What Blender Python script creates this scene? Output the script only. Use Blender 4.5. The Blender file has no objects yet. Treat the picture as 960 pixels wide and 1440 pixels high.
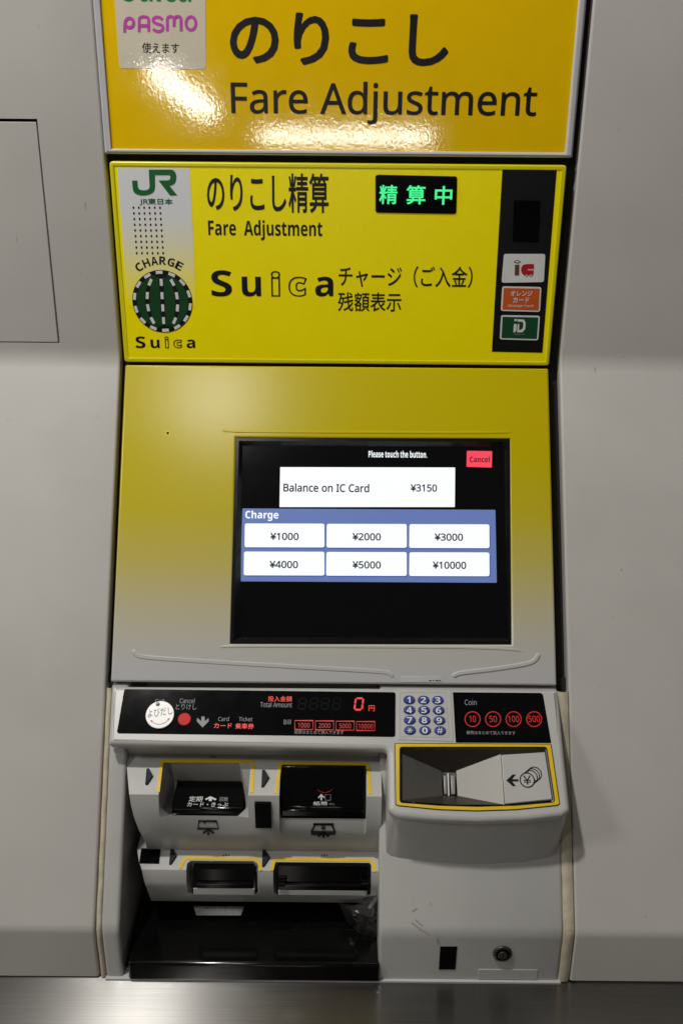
import bpy, bmesh, math, random
from mathutils import Vector, Matrix
from mathutils.geometry import tessellate_polygon
random.seed(4)
C = bpy.context.scene.collection
SC = bpy.context.scene

# ------------------------------------------------------------------ camera
F_PX = 1400.0                      # focal length in photo pixels (960 x 1440)
PITCH, ROLL = math.radians(22.5), math.radians(0.5)
CZ = 0.907                         # camera height over the counter
CAM = Vector((0, 0, CZ))
R0 = Vector((1, 0, 0)); FW = Vector((0, math.cos(PITCH), -math.sin(PITCH)))
U0 = Vector((0, math.sin(PITCH), math.cos(PITCH)))
cr, sr = math.cos(ROLL), math.sin(ROLL)
CX_ = R0 * cr + U0 * sr; CU_ = U0 * cr - R0 * sr
cam_d = bpy.data.cameras.new('camera'); cam = bpy.data.objects.new('camera', cam_d); C.objects.link(cam)
m = Matrix((CX_, CU_, -FW)).transposed().to_4x4(); m.translation = CAM
cam.matrix_world = m
cam_d.sensor_fit = 'VERTICAL'; cam_d.sensor_height = 36; cam_d.lens = F_PX / 1440 * 36
cam_d.clip_start = 0.02; cam_d.clip_end = 100
SC.camera = cam

# ------------------------------------------------------------------ light
SC.view_settings.view_transform = 'Standard'; SC.view_settings.look = 'None'
SC.view_settings.exposure = 0.0; SC.view_settings.gamma = 1.0
wd = bpy.data.worlds.new('World'); SC.world = wd; wd.use_nodes = True
wn = wd.node_tree.nodes; wl = wd.node_tree.links
bg = wn['Background']
tcw = wn.new('ShaderNodeTexCoord'); sx = wn.new('ShaderNodeSeparateXYZ'); rw = wn.new('ShaderNodeValToRGB'); mw = wn.new('ShaderNodeMath')
mw.operation = 'MULTIPLY_ADD'; mw.inputs[1].default_value = .5; mw.inputs[2].default_value = .5
wl.new(tcw.outputs['Generated'], sx.inputs[0]); wl.new(sx.outputs['Z'], mw.inputs[0]); wl.new(mw.outputs[0], rw.inputs[0]); wl.new(rw.outputs[0], bg.inputs[0])
rw.color_ramp.elements[0].position = .35; rw.color_ramp.elements[0].color = (.009, .0085, .0075, 1)
rw.color_ramp.elements[1].position = .8; rw.color_ramp.elements[1].color = (.045, .043, .041, 1)
bg.inputs[1].default_value = 1.0

def lamp(name, loc, target, sx_, sy_, watts, col=(1, .96, .9), spin=0.0, shape='RECTANGLE'):
    d = bpy.data.lights.new(name, 'AREA'); d.shape = shape; d.size = sx_; d.size_y = sy_; d.energy = watts; d.color = col
    o = bpy.data.objects.new(name, d); C.objects.link(o)
    loc = Vector(loc); z = (loc - Vector(target)).normalized()
    q = z.to_track_quat('Z', 'Y')
    o.matrix_world = Matrix.Translation(loc) @ q.to_matrix().to_4x4() @ Matrix.Rotation(spin, 4, 'Z')
    return o
lamp('ceiling_lamp', (-.66, .46, CZ + 1.6), (0, .95, CZ - .5), .12, .12, 31, (1, .97, .925), shape='DISK')
lamp('ceiling_lamp', (-1.75, .15, CZ + .75), (0, 1.0, CZ - .4), .4, .25, 9, (1, .97, .925))
lamp('ceiling_lamp', (-.40, -.22, CZ + 1.15), (0, 1.0, CZ - .4), .13, .13, 2.5, (1, .98, .95), shape='DISK')
lamp('far_light_box', (0.0, -3.0, CZ - .17), (0, 1.1, CZ - .05), .85, .05, 2.8, (1, .95, .86))
lamp('far_light_box', (-.80, -3.0, CZ + .03), (-.2, 1.1, CZ + .0), .34, .06, 2.2, (1, .95, .86), spin=math.radians(-38))

# ------------------------------------------------------------------ materials
def nmat(name, col, rough=.4, metal=0.0, noise=.06, nscale=40, bump=0.0, bscale=300, spec=.5, coat=0, aniso=0, rvar=.08, emit=None, estr=1.0):
    mt = bpy.data.materials.new(name); mt.use_nodes = True
    n = mt.node_tree.nodes; l = mt.node_tree.links; b = n['Principled BSDF']
    tc = n.new('ShaderNodeTexCoord')
    nz = n.new('ShaderNodeTexNoise'); nz.inputs['Scale'].default_value = nscale; nz.inputs['Detail'].default_value = 5
    l.new(tc.outputs['Object'], nz.inputs['Vector'])
    rp = n.new('ShaderNodeValToRGB'); rp.color_ramp.elements[0].position = .3; rp.color_ramp.elements[1].position = .7
    rp.color_ramp.elements[0].color = tuple(c * (1 - noise) for c in col) + (1,)
    rp.color_ramp.elements[1].color = tuple(min(1, c * (1 + noise)) for c in col) + (1,)
    l.new(nz.outputs[0], rp.inputs[0]); l.new(rp.outputs[0], b.inputs['Base Color'])
    mr = n.new('ShaderNodeMapRange'); mr.inputs['To Min'].default_value = max(.02, rough - rvar); mr.inputs['To Max'].default_value = rough + rvar
    l.new(nz.outputs[0], mr.inputs[0]); l.new(mr.outputs[0], b.inputs['Roughness'])
    b.inputs['Metallic'].default_value = metal; b.inputs['Specular IOR Level'].default_value = spec
    b.inputs['Coat Weight'].default_value = coat; b.inputs['Anisotropic'].default_value = aniso
    if bump:
        n2 = n.new('ShaderNodeTexNoise'); n2.inputs['Scale'].default_value = bscale; n2.inputs['Detail'].default_value = 2
        l.new(tc.outputs['Object'], n2.inputs['Vector'])
        bp = n.new('ShaderNodeBump'); bp.inputs['Strength'].default_value = bump; bp.inputs['Distance'].default_value = .001
        l.new(n2.outputs[0], bp.inputs['Height']); l.new(bp.outputs[0], b.inputs['Normal'])
    if emit:
        b.inputs['Emission Color'].default_value = emit + (1,); b.inputs['Emission Strength'].default_value = estr
    return mt
def zgrad(mt, stops):
    """printed colour gradient along the object's own height"""
    n = mt.node_tree.nodes; l = mt.node_tree.links; b = n['Principled BSDF']
    tc = n.new('ShaderNodeTexCoord'); s = n.new('ShaderNodeSeparateXYZ'); l.new(tc.outputs['Object'], s.inputs[0])
    z0, z1 = stops[0][0], stops[-1][0]
    mr = n.new('ShaderNodeMapRange'); mr.inputs['From Min'].default_value = z0; mr.inputs['From Max'].default_value = z1
    l.new(s.outputs['Z'], mr.inputs[0])
    rp = n.new('ShaderNodeValToRGB'); e = rp.color_ramp.elements
    e[0].position = 0; e[0].color = stops[0][1] + (1,); e[1].position = 1; e[1].color = stops[-1][1] + (1,)
    for z, c in stops[1:-1]:
        k = e.new((z - z0) / (z1 - z0)); k.color = c + (1,)
    l.new(mr.outputs[0], rp.inputs[0]); l.new(rp.outputs[0], b.inputs['Base Color']); l.new(rp.outputs[0], b.inputs['Emission Color'])
def dirty(mt, amount=.35, dark=(.08, .07, .06)):
    """sparse specks and faint smudges"""
    n = mt.node_tree.nodes; l = mt.node_tree.links; b = n['Principled BSDF']
    src = b.inputs['Base Color'].links[0].from_socket
    tc = n.new('ShaderNodeTexCoord')
    v = n.new('ShaderNodeTexNoise'); v.inputs['Scale'].default_value = 85; v.inputs['Detail'].default_value = 3; v.inputs['Roughness'].default_value = .6
    mp = n.new('ShaderNodeMapping'); mp.inputs['Scale'].default_value = (1.0, 1.0, .6); l.new(tc.outputs['Object'], mp.inputs[0]); l.new(mp.outputs[0], v.inputs['Vector'])
    r = n.new('ShaderNodeValToRGB'); r.color_ramp.elements[0].position = .715; r.color_ramp.elements[1].position = .77
    r.color_ramp.elements[0].color = (0, 0, 0, 1); r.color_ramp.elements[1].color = (amount,) * 3 + (1,)
    l.new(v.outputs[0], r.inputs[0])
    v2 = n.new('ShaderNodeTexNoise'); v2.inputs['Scale'].default_value = 6; v2.inputs['Detail'].default_value = 6
    l.new(tc.outputs['Object'], v2.inputs['Vector'])
    r2 = n.new('ShaderNodeMapRange'); r2.inputs['From Min'].default_value = .45; r2.inputs['From Max'].default_value = .8; r2.inputs['To Max'].default_value = .10
    l.new(v2.outputs[0], r2.inputs[0])
    ad = n.new('ShaderNodeMath'); ad.operation = 'ADD'; l.new(r.outputs[0], ad.inputs[0]); l.new(r2.outputs[0], ad.inputs[1])
    mx = n.new('ShaderNodeMixRGB'); mx.inputs[2].default_value = dark + (1,)
    l.new(ad.outputs[0], mx.inputs[0]); l.new(src, mx.inputs[1]); l.new(mx.outputs[0], b.inputs['Base Color'])

M = {}
M['wall'] = nmat('wall_paint', (.50, .48, .45), .42, noise=.025, nscale=9, bump=.06, bscale=900); dirty(M['wall'], .4)
M['hatchgap'] = nmat('dark_gap', (.006, .006, .006), .8)
M['signframe'] = nmat('sign_frame_metal', (.50, .50, .51), .38, noise=.03)
M['sign'] = nmat('sign_yellow_film', (.90, .565, .0), .06, spec=1.0, noise=.02, bump=0, rvar=.03)
M['stickw'] = nmat('sticker_cream_film', (.70, .64, .50), .06, spec=.85, noise=.02, rvar=.03)
M['ink'] = nmat('black_ink', (.010, .010, .011), .3, spec=.3)
M['suicag'] = nmat('green_ink', (.01, .22, .05), .3)
M['pink'] = nmat('magenta_ink', (.55, .06, .42), .3)
M['yel'] = nmat('yellow_acrylic', (.93, .79, .0), .28, noise=.015, spec=.3, emit=(1.0, .86, .0), estr=.055)  # weak emission added so the acrylic comes out brighter than its lighting gives
M['yelrim'] = nmat('yellow_rim', (.74, .66, .004), .22, noise=.015)
M['jr'] = nmat('logo_green', (.004, .12, .025), .35)
M['dkgreen'] = nmat('emblem_green', (.004, .055, .012), .35)
M['white'] = nmat('white_ink', (.72, .72, .70), .4)
M['strip'] = nmat('black_strip', (.008, .008, .009), .3, spec=.3)
M['sensor'] = nmat('sensor_window', (.003, .003, .004), .06, spec=.08)
M['orange'] = nmat('orange_card', (.62, .10, .015), .3)
M['brown'] = nmat('brown_ink', (.12, .055, .02), .4)
M['red'] = nmat('red_ink', (.42, .01, .012), .4)
M['cgreen'] = nmat('card_green', (.008, .07, .028), .3)
M['panel'] = nmat('screen_panel_paint', (.5, .45, .1), .2, spec=.5, rvar=.01, noise=.0, bump=.05, bscale=1400)
M['silver'] = nmat('silver_paint', (.52, .52, .53), .3)
M['bezel'] = nmat('black_bezel', (.005, .005, .006), .22)
M['glass'] = nmat('black_screen_glass', (.003, .003, .0035), .1, rvar=.02)
M['e_white'] = nmat('lit_white', (.0, .0, .0), .3, emit=(.93, .97, 1.0), estr=1.05)
M['e_blue'] = nmat('lit_blue', (.0, .0, .0), .3, emit=(.125, .185, .43), estr=1.0)
M['e_blued'] = nmat('lit_blue_shade', (.0, .0, .0), .3, emit=(.05, .09, .30), estr=1.0)
M['e_pink'] = nmat('lit_red_button', (.0, .0, .0), .3, emit=(1.0, .075, .12), estr=.95)
M['e_dark'] = nmat('screen_dark_type', (.002, .002, .004), .5)
M['e_red'] = nmat('led_red', (.0, .0, .0), .4, emit=(1.0, .035, .02), estr=.95)
M['e_red2'] = nmat('led_red_dim', (.0, .0, .0), .4, emit=(.62, .02, .015), estr=.8)
M['e_green'] = nmat('led_green', (.0, .0, .0), .4, emit=(.06, .95, .30), estr=1.0)
M['greyprint'] = nmat('grey_print', (.30, .31, .32), .5, spec=.2)
M['ghost'] = nmat('unlit_segment', (.0045, .0045, .005), .15, spec=.25)
M['console'] = nmat('console_plastic', (.48, .475, .455), .32, noise=.03, nscale=14, bump=.05, bscale=1100); dirty(M['console'], .25)
M['gloss'] = nmat('gloss_black', (.003, .003, .0033), .08, rvar=.03, spec=.25)
M['keyblue'] = nmat('key_blue', (.025, .05, .26), .3)
M['redbtn'] = nmat('red_button', (.60, .03, .025), .5, spec=.15)
M['disc'] = nmat('white_disc', (.78, .78, .77), .3, noise=.03)
M['steel'] = nmat('brushed_steel', (.27, .26, .24), .5, metal=.8, noise=.04, nscale=220)
M['steeld'] = nmat('dark_steel', (.085, .076, .068), .4, metal=.7)
M['yline'] = nmat('yellow_line', (.74, .50, .005), .35)
M['tri'] = nmat('raised_arrow_grey', (.012, .012, .015), .45, spec=.2, bump=.4, bscale=700)
M['seal'] = nmat('cream_sealant', (.52, .47, .35), .6, noise=.12, nscale=60, bump=.5, bscale=180)
M['tray'] = nmat('black_tray', (.003, .003, .003), .12, noise=.3, nscale=50, rvar=.04, spec=.4)
M['foil'] = nmat('silver_label', (.86, .86, .86), .4, metal=.0, noise=.2, nscale=300)
M['scr'] = nmat('scuff', (.31, .305, .29), .5)

# brushed counter
def counter_mat():
    mt = nmat('brushed_counter', (.42, .41, .39), .3, metal=1.0, noise=.05, nscale=8, aniso=1.0, rvar=.015)
    n = mt.node_tree.nodes; l = mt.node_tree.links; b = n['Principled BSDF']
    tg = n.new('ShaderNodeCombineXYZ'); tg.inputs[1].default_value = 1.0; l.new(tg.outputs[0], b.inputs['Tangent'])
    tc = n.new('ShaderNodeTexCoord'); mp = n.new('ShaderNodeMapping'); mp.inputs['Scale'].default_value = (7, 700, 1)
    nz = n.new('ShaderNodeTexNoise'); nz.inputs['Scale'].default_value = 1; nz.inputs['Detail'].default_value = 4
    l.new(tc.outputs['Object'], mp.inputs[0]); l.new(mp.outputs[0], nz.inputs['Vector'])
    bp = n.new('ShaderNodeBump'); bp.inputs['Strength'].default_value = .5; bp.inputs['Distance'].default_value = .0003
    l.new(nz.outputs[0], bp.inputs['Height'])
    rp = n.new('ShaderNodeValToRGB'); rp.color_ramp.elements[0].color = (.25, .245, .235, 1); rp.color_ramp.elements[1].color = (.44, .43, .415, 1)
    l.new(nz.outputs[0], rp.inputs[0]); l.new(rp.outputs[0], b.inputs['Base Color'])
    return mt
M['counter'] = counter_mat()
# embossed film on the sign: small wavy dimples
for k in ('sign', 'stickw'):
    mt = M[k]; n = mt.node_tree.nodes; l = mt.node_tree.links; b = n['Principled BSDF']
    tc = n.new('ShaderNodeTexCoord'); mp = n.new('ShaderNodeMapping'); mp.inputs['Scale'].default_value = (1, 1, .7)
    nz = n.new('ShaderNodeTexNoise'); nz.inputs['Scale'].default_value = 360; nz.inputs['Detail'].default_value = 1.5; nz.inputs['Distortion'].default_value = .6
    l.new(tc.outputs['Object'], mp.inputs[0]); l.new(mp.outputs[0], nz.inputs['Vector'])
    bp = n.new('ShaderNodeBump'); bp.inputs['Strength'].default_value = .042; bp.inputs['Distance'].default_value = .0008
    l.new(nz.outputs[0], bp.inputs['Height']); l.new(bp.outputs[0], b.inputs['Normal'])
def film_mat():
    mt = bpy.data.materials.new('clear_plastic_film'); mt.use_nodes = True
    n = mt.node_tree.nodes; l = mt.node_tree.links; out = n['Material Output']; n.remove(n['Principled BSDF'])
    tr = n.new('ShaderNodeBsdfTransparent'); tr.inputs[0].default_value = (.975, .975, .97, 1)
    gl = n.new('ShaderNodeBsdfGlossy'); gl.inputs['Roughness'].default_value = .2
    nz = n.new('ShaderNodeTexNoise'); nz.inputs['Scale'].default_value = 60
    tc = n.new('ShaderNodeTexCoord'); l.new(tc.outputs['Object'], nz.inputs['Vector'])
    bp = n.new('ShaderNodeBump'); bp.inputs['Strength'].default_value = .5; bp.inputs['Distance'].default_value = .004
    l.new(nz.outputs[0], bp.inputs['Height']); l.new(bp.outputs[0], gl.inputs['Normal'])
    fr = n.new('ShaderNodeFresnel'); fr.inputs[0].default_value = 1.55
    mx = n.new('ShaderNodeMixShader'); l.new(fr.outputs[0], mx.inputs[0]); l.new(tr.outputs[0], mx.inputs[1]); l.new(gl.outputs[0], mx.inputs[2])
    df = n.new('ShaderNodeBsdfDiffuse'); df.inputs[0].default_value = (.8, .8, .78, 1)
    m2 = n.new('ShaderNodeMixShader'); m2.inputs[0].default_value = .012; l.new(mx.outputs[0], m2.inputs[1]); l.new(df.outputs[0], m2.inputs[2])
    l.new(m2.outputs[0], out.inputs['Surface'])
    return mt
M['film'] = film_mat()

# ------------------------------------------------------------------ geometry helpers
def ray(x, y):
    a = (x - 480) / F_PX; b = (y - 720) / F_PX
    return FW + CX_ * a - CU_ * b
class Fr:
    """a flat face of the machine or wall: origin, across, up, outward normal"""
    def __init__(s, o, v):
        s.o = Vector(o); s.U = Vector((1, 0, 0)); s.V = Vector(v).normalized(); s.N = s.U.cross(s.V)
    def px(s, x, y, n=0.0):
        d = ray(x, y); o = s.o + s.N * n
        t = (o - CAM).dot(s.N) / d.dot(s.N); p = CAM + d * t - o
        return (p.dot(s.U), p.dot(s.V))
    def pp(s, pts, n=0.0): return [s.px(x, y, n) for x, y in pts]
    def w(s, u, v, n=0.0): return s.o + s.U * u + s.V * v + s.N * n
def on_y(x, y, Y):
    d = ray(x, y); return CAM + d * (Y / d.y)
X0 = -.0055
SIGN = Fr((X0, 1.158, CZ), (0, 0, 1))
UP = Fr((X0, 1.154, CZ - .2), (0, 0, 1))
SL = .62
S = Fr((X0, .957, CZ - .603), (0, SL, 1))
_p = S.px(470, 965); TAU = math.radians(37.5)
CN = Fr(S.w(-_p[0] * 0, _p[1]), (0, math.cos(TAU), math.sin(TAU)))
K = Fr((X0, .818, CZ - .86), (0, 0, 1))
ORG = Vector((0, 0, 0))

class MB:
    def __init__(s): s.v = []; s.f = []; s.mi = []; s.mats = []
    def mat(s, k):
        if k not in s.mats: s.mats.append(k)
        return s.mats.index(k)
    def add(s, verts, faces, k):
        b = len(s.v); i = s.mat(k); s.v += [Vector(p) for p in verts]
        for f in faces: s.f.append([b + q for q in f]); s.mi.append(i)
    def build(s, name, parent=None, angle=32, recalc=True, props=None):
        off = parent_origin(parent)
        me = bpy.data.meshes.new(name); me.from_pydata([tuple(p - off) for p in s.v], [], s.f)
        for k in s.mats: me.materials.append(M[k])
        for p, i in zip(me.polygons, s.mi): p.material_index = i; p.use_smooth = True
        bm = bmesh.new(); bm.from_mesh(me)
        if recalc: bmesh.ops.recalc_face_normals(bm, faces=bm.faces)
        bm.to_mesh(me); bm.free()
        me.set_sharp_from_angle(angle=math.radians(angle))
        o = bpy.data.objects.new(name, me); C.objects.link(o)
        if parent: o.parent = parent
        if props:
            for k, q in props.items(): o[k] = q
        return o
def parent_origin(p):
    o = Vector((0, 0, 0))
    while p is not None: o = o + p.location; p = p.parent
    return o
def thing(name, label, cat, loc):
    o = bpy.data.objects.new(name, None); C.objects.link(o); o.location = loc; o.empty_display_size = .05
    o['label'] = label; o['category'] = cat
    return o

def area2(p): return sum(p[i][0] * p[(i + 1) % len(p)][1] - p[(i + 1) % len(p)][0] * p[i][1] for i in range(len(p)))
def ccw(p): return list(p) if area2(p) > 0 else list(reversed(p))
def rnd(pts, r, seg=5):
    pts = ccw(pts); out = []; n = len(pts)
    for i in range(n):
        a, b, c = Vector(pts[i - 1]), Vector(pts[i]), Vector(pts[(i + 1) % n])
        rr = r[i] if isinstance(r, (list, tuple)) else r
        d1 = (a - b).normalized(); d2 = (c - b).normalized()
        ang = d1.angle(d2)
        if rr <= 0 or ang > 3.0: out.append(tuple(b)); continue
        t = min(rr / math.tan(ang / 2), (a - b).length * .49, (c - b).length * .49)
        p1, p2 = b + d1 * t, b + d2 * t
        for k in range(seg + 1):
            q = k / seg
            out.append(tuple(p1 * (1 - q) ** 2 + b * 2 * q * (1 - q) + p2 * q * q))
    return out
def inset(pts, d):
    n = len(pts); out = []
    for i in range(n):
        a, b, c = Vector(pts[i - 1]), Vector(pts[i]), Vector(pts[(i + 1) % n])
        e1 = (b - a); e2 = (c - b)
        if e1.length < 1e-9: e1 = e2
        if e2.length < 1e-9: e2 = e1
        n1 = Vector((-e1.y, e1.x)).normalized(); n2 = Vector((-e2.y, e2.x)).normalized()
        mm = n1 + n2
        if mm.length < 1e-6: out.append(tuple(b)); continue
        mm.normalize(); k = d / max(.35, mm.dot(n1))
        out.append(tuple(b + mm * k))
    return out
def plate(mb, fr, pts, n0, n1, mat, bev=0.0, holes=(), seg=3, side=None):
    """solid slab on a face: outline pts, from depth n0 to n1, rounded front edges"""
    outer = ccw(pts); hs = [list(reversed(ccw(h))) for h in holes]
    tops = []
    for loop in [outer] + hs:
        rings = [(0.0, n0)]
        if bev:
            for k in range(seg + 1):
                a = math.pi / 2 * k / seg; rings.append((bev * (1 - math.cos(a)), n1 - bev + bev * math.sin(a)))
        else: rings.append((0.0, n1))
        L = len(loop); vs = []; last = None
        for d, nn in rings:
            last = inset(loop, d) if d else loop
            vs += [fr.w(u, v, nn) for u, v in last]
        fs = []
        for r_ in range(len(rings) - 1):
            for i in range(L):
                j = (i + 1) % L
                fs.append((r_ * L + i, r_ * L + j, (r_ + 1) * L + j, (r_ + 1) * L + i))
        mb.add(vs, fs, side or mat); tops.append((last, n1))
    polys = [[Vector((u, v, 0)) for u, v in lp] for lp, _ in tops]
    flat = [p for lp in polys for p in lp]
    tris = tessellate_polygon(polys)
    mb.add([fr.w(p.x, p.y, n1) for p in flat], [tuple(t) for t in tris], mat)
def quadpx(fr, x0, y0, x1, y1, n=0): return fr.pp([(x0, y1), (x1, y1), (x1, y0), (x0, y0)], n)
def disc(fr, x, y, rx, ry=None, n=0, seg=28):
    """ellipse outline whose photo half-axes are rx, ry"""
    ry = ry or rx
    return ccw([fr.px(x + rx * math.cos(2 * math.pi * k / seg), y + ry * math.sin(2 * math.pi * k / seg), n) for k in range(seg)])
def circ(c, r, seg=28): return [(c[0] + r * math.cos(2 * math.pi * k / seg), c[1] + r * math.sin(2 * math.pi * k / seg)) for k in range(seg)]
def tube(mb, pts, r, mat, seg=8, flat=None):
    pts = [Vector(p) for p in pts]; vs = []; fs = []
    for i, p in enumerate(pts):
        t = (pts[min(i + 1, len(pts) - 1)] - pts[max(i - 1, 0)]).normalized()
        a = t.cross(flat if flat else Vector((0, -.8, .6))).normalized(); b = a.cross(t).normalized()
        rr = r if not isinstance(r, (list, tuple)) else r[i]
        for k in range(seg):
            w = 2 * math.pi * k / seg
            vs.append(p + a * rr * math.cos(w) + b * rr * math.sin(w))
    for i in range(len(pts) - 1):
        for k in range(seg):
            j = (k + 1) % seg
            fs.append((i * seg + k, i * seg + j, (i + 1) * seg + j, (i + 1) * seg + k))
    fs.append(tuple(range(seg))); fs.append(tuple((len(pts) - 1) * seg + k for k in range(seg)))
    mb.add(vs, fs, mat)
def stroke(mb, fr, pts, w, n, mat, h=.00025):
    """flat printed line along pts (local coordinates)"""
    pts = [Vector(p) for p in pts]; L, R = [], []
    for i, p in enumerate(pts):
        t = (pts[min(i + 1, len(pts) - 1)] - pts[max(i - 1, 0)]).normalized(); q = Vector((-t.y, t.x)) * w / 2
        if 0 < i < len(pts) - 1:
            t1 = (pts[i] - pts[i - 1]).normalized(); q = q / max(.5, t.dot(t1))
        L.append(p + q); R.append(p - q)
    k = len(pts); vs = []
    for nn in (n - .0002, n + h):
        vs += [fr.w(p.x, p.y, nn) for p in L] + [fr.w(p.x, p.y, nn) for p in R]
    fs = []
    for i in range(k - 1):
        fs.append((2 * k + i, 2 * k + i + 1, 3 * k + i + 1, 3 * k + i))
        fs.append((i, i + 1, 2 * k + i + 1, 2 * k + i)); fs.append((k + i, k + i + 1, 3 * k + i + 1, 3 * k + i))
    fs.append((0, k, 3 * k, 2 * k)); fs.append((k - 1, 2 * k - 1, 4 * k - 1, 3 * k - 1))
    mb.add(vs, fs, mat)
def ring(mb, fr, c, r, w, n, mat, seg=36):
    stroke(mb, fr, circ(c, r, seg) + [circ(c, r, seg)[0], circ(c, r, seg)[1]], w, n, mat)

_tc = {}
def sans(body, heavy):
    # plain grotesque letters instead of the humanist default
    cap, low, dig = (0x1D5D4, 0x1D5EE, 0x1D7EC) if heavy else (0x1D5A0, 0x1D5BA, 0x1D7E2)
    o = ''
    for ch in body:
        if 'A' <= ch <= 'Z': o += chr(cap + ord(ch) - 65)
        elif 'a' <= ch <= 'z': o += chr(low + ord(ch) - 97)
        elif '0' <= ch <= '9': o += chr(dig + ord(ch) - 48)
        else: o += ch
    return o
def glyphs(body, bold=0.0, outline=0.0, spacing=1.0):
    ascii_ = all(ord(c) < 256 for c in body); heavy = ascii_ and bold >= .01
    if heavy and not outline: bold = 0.0
    body = sans(body, heavy)
    key = (body, bold, outline, spacing)
    if key in _tc: return _tc[key]
    c = bpy.data.curves.new('t', 'FONT'); c.body = body; c.size = 1; c.resolution_u = 4; c.space_character = spacing
    if outline: c.fill_mode = 'NONE'; c.bevel_depth = outline; c.bevel_resolution = 1; c.offset = bold
    else: c.offset = bold; c.extrude = .01
    o = bpy.data.objects.new('t', c); C.objects.link(o); bpy.context.view_layer.update()
    me = bpy.data.meshes.new_from_object(o.evaluated_get(bpy.context.evaluated_depsgraph_get()))
    vs = [v.co.copy() for v in me.vertices]; fs = [tuple(p.vertices) for p in me.polygons]
    bpy.data.objects.remove(o); bpy.data.curves.remove(c); bpy.data.meshes.remove(me)
    zs = [v.z for v in vs]; zm = (min(zs) + max(zs)) / 2
    _tc[key] = (vs, fs, zm); return _tc[key]
def fit_text(mb, fr, body, lo, hi, n, mat, bold=0.0, rot=0.0, outline=0.0, h=.00025, spacing=1.0, fat=0.0):
    heavy = fat
    if not outline and bold and any(ord(c) > 255 for c in body): heavy, bold = max(bold, 0), 0.0
    if not outline and 0 < bold < .01: bold = 0.0
    vs, fs, zm = glyphs(body, bold, outline, spacing)
    x0 = min(v.x for v in vs) - heavy; x1 = max(v.x for v in vs) + heavy; y0 = min(v.y for v in vs) - heavy; y1 = max(v.y for v in vs) + heavy
    sx = (hi[0] - lo[0]) / (x1 - x0); sy = (hi[1] - lo[1]) / (y1 - y0)
    cx, cy = (lo[0] + hi[0]) / 2, (lo[1] + hi[1]) / 2; ca, sa = math.cos(rot), math.sin(rot)
    k7 = .7 * heavy
    for q, (ox, oy) in enumerate([(0, 0)] if not heavy else [(0, 0), (-heavy, 0), (heavy, 0), (0, heavy), (0, -heavy), (k7, k7), (-k7, k7), (k7, -k7), (-k7, -k7)]):
        out = []
        for v in vs:
            a = (v.x + ox - (x0 + x1) / 2) * sx; b = (v.y + oy - (y0 + y1) / 2) * sy
            out.append(fr.w(cx + a * ca - b * sa, cy + a * sa + b * ca, n + q * .00001 + (h if v.z > zm else (-.0002 if v.z < zm else h / 2))))
        mb.add(out, fs, mat)
def text(mb, fr, body, box, n, mat, **kw):
    x0, y0, x1, y1 = box
    a = fr.px(x0, (y0 + y1) / 2, n); b = fr.px(x1, (y0 + y1) / 2, n); c = fr.px((x0 + x1) / 2, y1, n); d = fr.px((x0 + x1) / 2, y0, n)
    fit_text(mb, fr, body, (a[0], c[1]), (b[0], d[1]), n, mat, **kw)
def one_text(name, parent, fr, body, box, n, mat, **kw):
    mb = MB(); text(mb, fr, body, box, n, mat, **kw); return mb.build(name, parent)
def prism(mb, prof, xa, xb, mat, bev=0.0):
    """profile in (y,z) swept across x, small rounded ends"""
    fr = Fr((xa, 0, 0), (0, 0, 1))
    class Px:  # outline lies in the y-z plane, depth runs across
        def w(s, u, v, n=0.0): return Vector((n, u, v))
    q = Px(); P = ccw(prof)
    rings = [(bev, xa), (0, xa + bev), (0, xb - bev), (bev, xb)] if bev else [(0, xa), (0, xb)]
    if bev:
        rings = []
        for k in range(4):
            a = math.pi / 2 * k / 3; rings.append((bev * (1 - math.sin(a)), xa + bev * (1 - math.cos(a))))
        for k in range(4):
            a = math.pi / 2 * k / 3; rings.append((bev * (1 - math.cos(a)), xb - bev * (1 - math.sin(a))))
    L = len(P); vs = []; fs = []
    for d, x in rings: vs += [Vector((x, u, v)) for u, v in (inset(P, d) if d else P)]
    for r_ in range(len(rings) - 1):
        for i in range(L):
            j = (i + 1) % L; fs.append((r_ * L + i, r_ * L + j, (r_ + 1) * L + j, (r_ + 1) * L + i))
    mb.add(vs, fs, mat)
    for d, x in (rings[0], rings[-1]):
        lp = inset(P, d) if d else P
        mb.add([Vector((x, u, v)) for u, v in lp], [tuple(t) for t in tessellate_polygon([[Vector((u, v, 0)) for u, v in lp]])], mat)
def fillet_line(pts, rs, seg=6):
    out = [tuple(pts[0])]
    for i in range(1, len(pts) - 1):
        a, b, c = Vector(pts[i - 1]), Vector(pts[i]), Vector(pts[i + 1]); r = rs[i]
        if r <= 0: out.append(tuple(b)); continue
        d1 = (a - b).normalized(); d2 = (c - b).normalized()
        for k in range(seg + 1):
            q = k / seg; out.append(tuple((b + d1 * r) * (1 - q) ** 2 + b * 2 * q * (1 - q) + (b + d2 * r) * q * q))
    out.append(tuple(pts[-1])); return out

# ------------------------------------------------------------------ setting: counter
BEND = (1.155, CZ - .286); KTOP = (.818, CZ - .829); ZC = .0085
mb = MB(); prism(mb, [(.30, -.03), (.30, ZC - .0006), (.3006, ZC), (1.2, ZC), (1.2, -.03)], -1.6, 1.6, 'counter')
o = mb.build('counter'); o['kind'] = 'structure'; o['label'] = 'brushed stainless steel counter ledge the machine stands on'

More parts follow.
